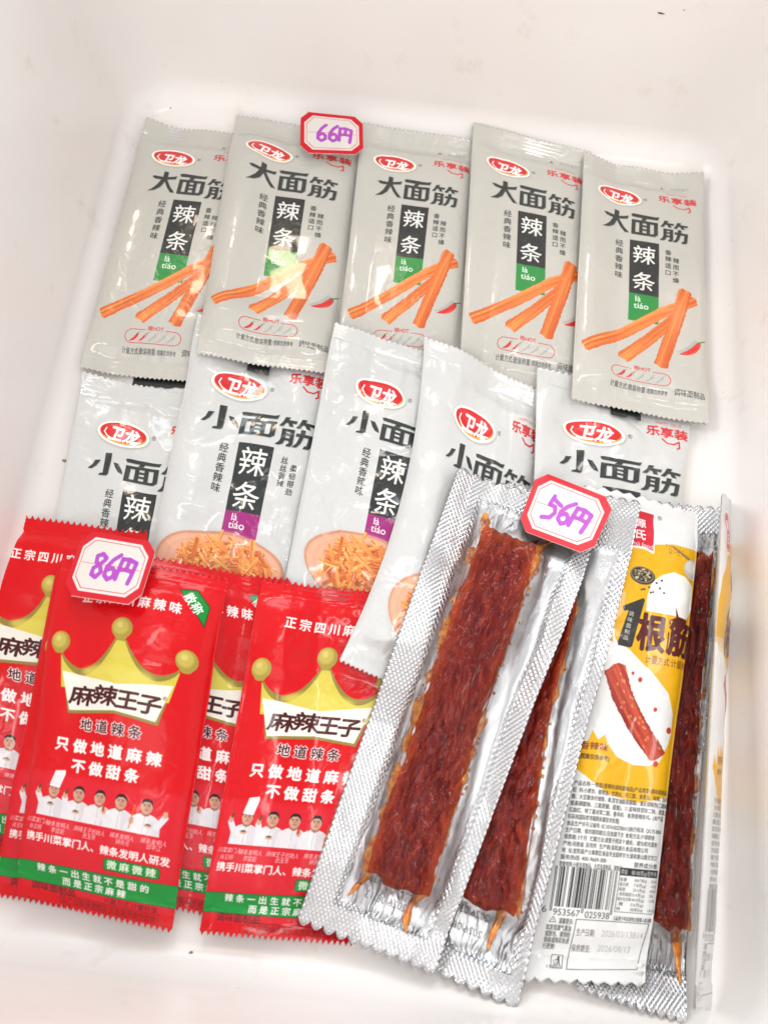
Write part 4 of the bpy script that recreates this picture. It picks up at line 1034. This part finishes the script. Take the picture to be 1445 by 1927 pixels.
foil_pack([(1150, 944), (1366, 962), (1290, 1916), (1085, 1850)], 'foil stick pack lying along the right wall, partly under the printed stick pack', 31,
          [(.83, .10, .10), (.80, .2, .13), (.78, .5, .16), (.80, .75, .165), (.83, .86, .17)], (.52, .06, .985, .93), tails=[[(.88, .85, .004), (.93, .90, .0025), (.945, .95, .0006)]], stamp=False)
snack_pack([(1098, 912), (1313, 964), (1213, 1858), (980, 1848)], M_STICK, M_BACK, 'stick_pack', 'white and yellow printed stick pack with bar code and small print', 'stick pack', GK,
           T=.0070, seal=(.045, .045), teeth=9, tooth=.0018, nc=6, amp=.0003, seed=33, plump=2.6, pmap=MAP_K, lowf=.0005)
foil_pack([(948, 915), (1204, 952), (974, 1888), (712, 1770)], 'foil stick pack showing half its stick, between another foil pack and the printed one', 35,
          [(.50, .19, .16), (.54, .25, .18), (.56, .5, .19), (.64, .79, .21), (.66, .87, .21)], (.25, .12, .90, .955), tails=[[(.77, .862, .0034), (.765, .885, .0026), (.745, .905, .0018), (.735, .94, .0007)]])
foil_pack([(860, 885), (1139, 966), (820, 1824), (562, 1724)], 'foil stick pack lying on top with its whole red gluten stick visible', 37,
          [(.48, .108, .20), (.485, .2, .21), (.49, .3, .215), (.505, .5, .215), (.535, .75, .23), (.56, .885, .24)], (.22, .05, .86, .95),
          tails=[[(.33, .125, .0034), (.295, .098, .0030), (.27, .070, .0012)], [(.655, .125, .0034), (.70, .105, .0016), (.75, .094, .0006)], [(.36, .88, .0022), (.31, .91, .0018), (.27, .935, .0004)], [(.76, .875, .003), (.70, .905, .0022), (.70, .935, .0024), (.735, .96, .0006)]])
# the pack on its edge against the wall
snack_pack([(1349, 926), (1367, 942), (1325, 1900), (1293, 1905)], M_STICK, M_BACK, 'stick_pack', 'printed stick pack standing on its edge against the right wall', 'stick pack', GK,
           T=.0028, seal=(.045, .045), teeth=9, tooth=.0016, nc=5, amp=.0003, seed=39, plump=2.4, pmap=MAP_K, lowf=.0008, zc=(.042, .006, .006, .044))

# ------------------------------------------------------------------ price tags
def price_tag(quad, key, label, lift=.0005, tilt=(0, 0, 0, 0)):
    z = np.array([.02]*4)
    for _ in range(5):
        P = np.array([at(q, zz) for q, zz in zip(quad, z)])
        u, v = np.meshgrid(np.linspace(0, 1, 40), np.linspace(0, 1, 30))
        Q = (P[0]*(1-u)[..., None]+P[1]*u[..., None])*(1-v)[..., None]+(P[3]*(1-u)[..., None]+P[2]*u[..., None])*v[..., None]
        h = sample(HM, Q[..., 0], Q[..., 1])
        A = np.stack([np.ones(u.size), u.ravel(), v.ravel()], 1); co, *_ = np.linalg.lstsq(A, h.ravel(), rcond=None)
        pl = lambda a, b: co[0]+co[1]*a+co[2]*b
        up = (h-pl(u, v)).max()+lift
        z = np.array([pl(0, 0), pl(1, 0), pl(1, 1), pl(0, 1)])+up+np.array(tilt)
    c = .17; oc = np.array([(c*.75, 0), (1-c*.75, 0), (1, c), (1, 1-c), (1-c*.75, 1), (c*.75, 1), (0, 1-c), (0, c)])
    W = lambda a, b: (P[0]*(1-a)+P[1]*a)*(1-b)+(P[3]*(1-a)+P[2]*a)*b
    T = np.array([W(a, b) for a, b in oc]); n_ = np.cross(P[1]-P[3], P[0]-P[2]); n_ /= np.linalg.norm(n_); n_ *= np.sign(n_[2])
    V = np.concatenate([T+n_*.0004, T]); F = [tuple(range(7, -1, -1)), tuple(range(8, 16))]+[(i, (i+1) % 8, 8+(i+1) % 8, 8+i) for i in range(8)]
    uv = np.tile(np.stack([oc[:, 0], 1-oc[:, 1]], 1), (2, 1))
    o = mesh_obj('price_tag', V, F, [tag_mat(IM_TAG[key]), M_CARDEDGE], uvs={'print': uv}, fmat=[0]+[1]*9, smooth=False)
    tag(o, label, 'price tag', 'red-bordered handwritten price tags')
price_tag([(566, 210), (682, 222), (684, 292), (565, 288)], '66円', 'red-bordered octagonal card handwritten 66 yen, on the back row', tilt=(.006, .006, 0, 0))
price_tag([(159, 998), (299, 1022), (261, 1141), (117, 1119)], '86円', 'red-bordered octagonal card handwritten 86 yen, on the red packs', tilt=(.006, .006, 0, 0))
price_tag([(1013, 886), (1158, 943), (1110, 1047), (972, 995)], '56円', 'red-bordered octagonal card handwritten 56 yen, on the foil packs')

# ------------------------------------------------------------------ crumbs and dust on the tub
def tub_hit(p):
    v = CR @ np.array([p[0]-PW/2, -(p[1]-PH/2), -FPX]); v /= np.linalg.norm(v); o = np.array([0, 0, CAM_H])
    ts = np.linspace(.25, 1.0, 3000); X = o+v*ts[:, None]
    g = X[:, 2]-tub_z(rect_sd(X[:, 0], X[:, 1])); k = np.nonzero(g < 0)[0]
    return X[k[0]] if len(k) else X[-1]
def crumb_mesh(c, s, seed, st=(1, 1, 1)):
    rs = np.random.RandomState(seed); V, F = [], []
    n1, n2 = 7, 5
    for j in range(n2):
        a = math.pi*(j+.5)/n2-math.pi/2
        for i in range(n1):
            b_ = 2*math.pi*i/n1; k = s*(.6+.8*rs.rand()); V.append((c[0]+k*st[0]*math.cos(a)*math.cos(b_), c[1]+k*st[1]*math.cos(a)*math.sin(b_), c[2]+k*st[2]*.6*math.sin(a)))
    for j in range(n2-1):
        for i in range(n1): F.append((j*n1+i, j*n1+(i+1) % n1, (j+1)*n1+(i+1) % n1, (j+1)*n1+i))
    F += [tuple(range(n1))[::-1], tuple(range((n2-1)*n1, n2*n1))]
    return np.array(V), F
for p, s, mt, lb, st in (((1244, 24), .0012, M_CRUMB, 'larger brown crumb stuck high on the back wall of the tub', (1.9, .8, .9)), ((1287, 18), .0008, M_CRUMB, 'smaller brown crumb right of the larger one on the back wall', (.9, .8, 1)),
                     ((360, 1793), .0008, M_CRUMB2, 'tan crumb below the gap between two red packs', (1.5, .9, 1)), ((322, 203), .0007, M_CRUMB2, 'tiny brown speck above the leftmost back-row pack', (.7, 1, 1)), ((120, 867), .0011, M_CRUMB2, 'grey-brown flake beside the leftmost middle-row pack', (1.4, .7, .7))):
    V, F = crumb_mesh(tub_hit(p), s, int(p[0]), st)
    o = mesh_obj('crumb', V, F, mt); tag(o, lb, 'crumb', 'crumbs in the tub')
rs = np.random.RandomState(12); DV, DF = [], []
for p in [(252, 84), (292, 158), (236, 236), (50, 160), (18, 235), (15, 255), (1196, 105), (1325, 188), (1210, 197), (1267, 218), (1171, 253), (1113, 274), (1004, 20), (927, 45), (113, 416), (32, 452), (190, 457), (136, 635), (1378, 452), (1371, 573), (1360, 738), (1430, 215), (1345, 1602), (1325, 1655), (1330, 1580), (590, 1910), (339, 1737)]+[(rs.rand()*1445, rs.rand()*210) for _ in range(30)]+[(rs.rand()*700, 1800+rs.rand()*120) for _ in range(8)]:
    V, F = crumb_mesh(tub_hit(p), .00018+.00016*rs.rand(), rs.randint(9999)); k = sum(len(q) for q in DV); DV.append(V); DF += [tuple(i+k for i in f) for f in F]
o = mesh_obj('dust_specks', np.concatenate(DV), DF, M_DUST); tag(o, 'fine dark dust specks scattered over the tub walls', 'dust', kind='stuff')
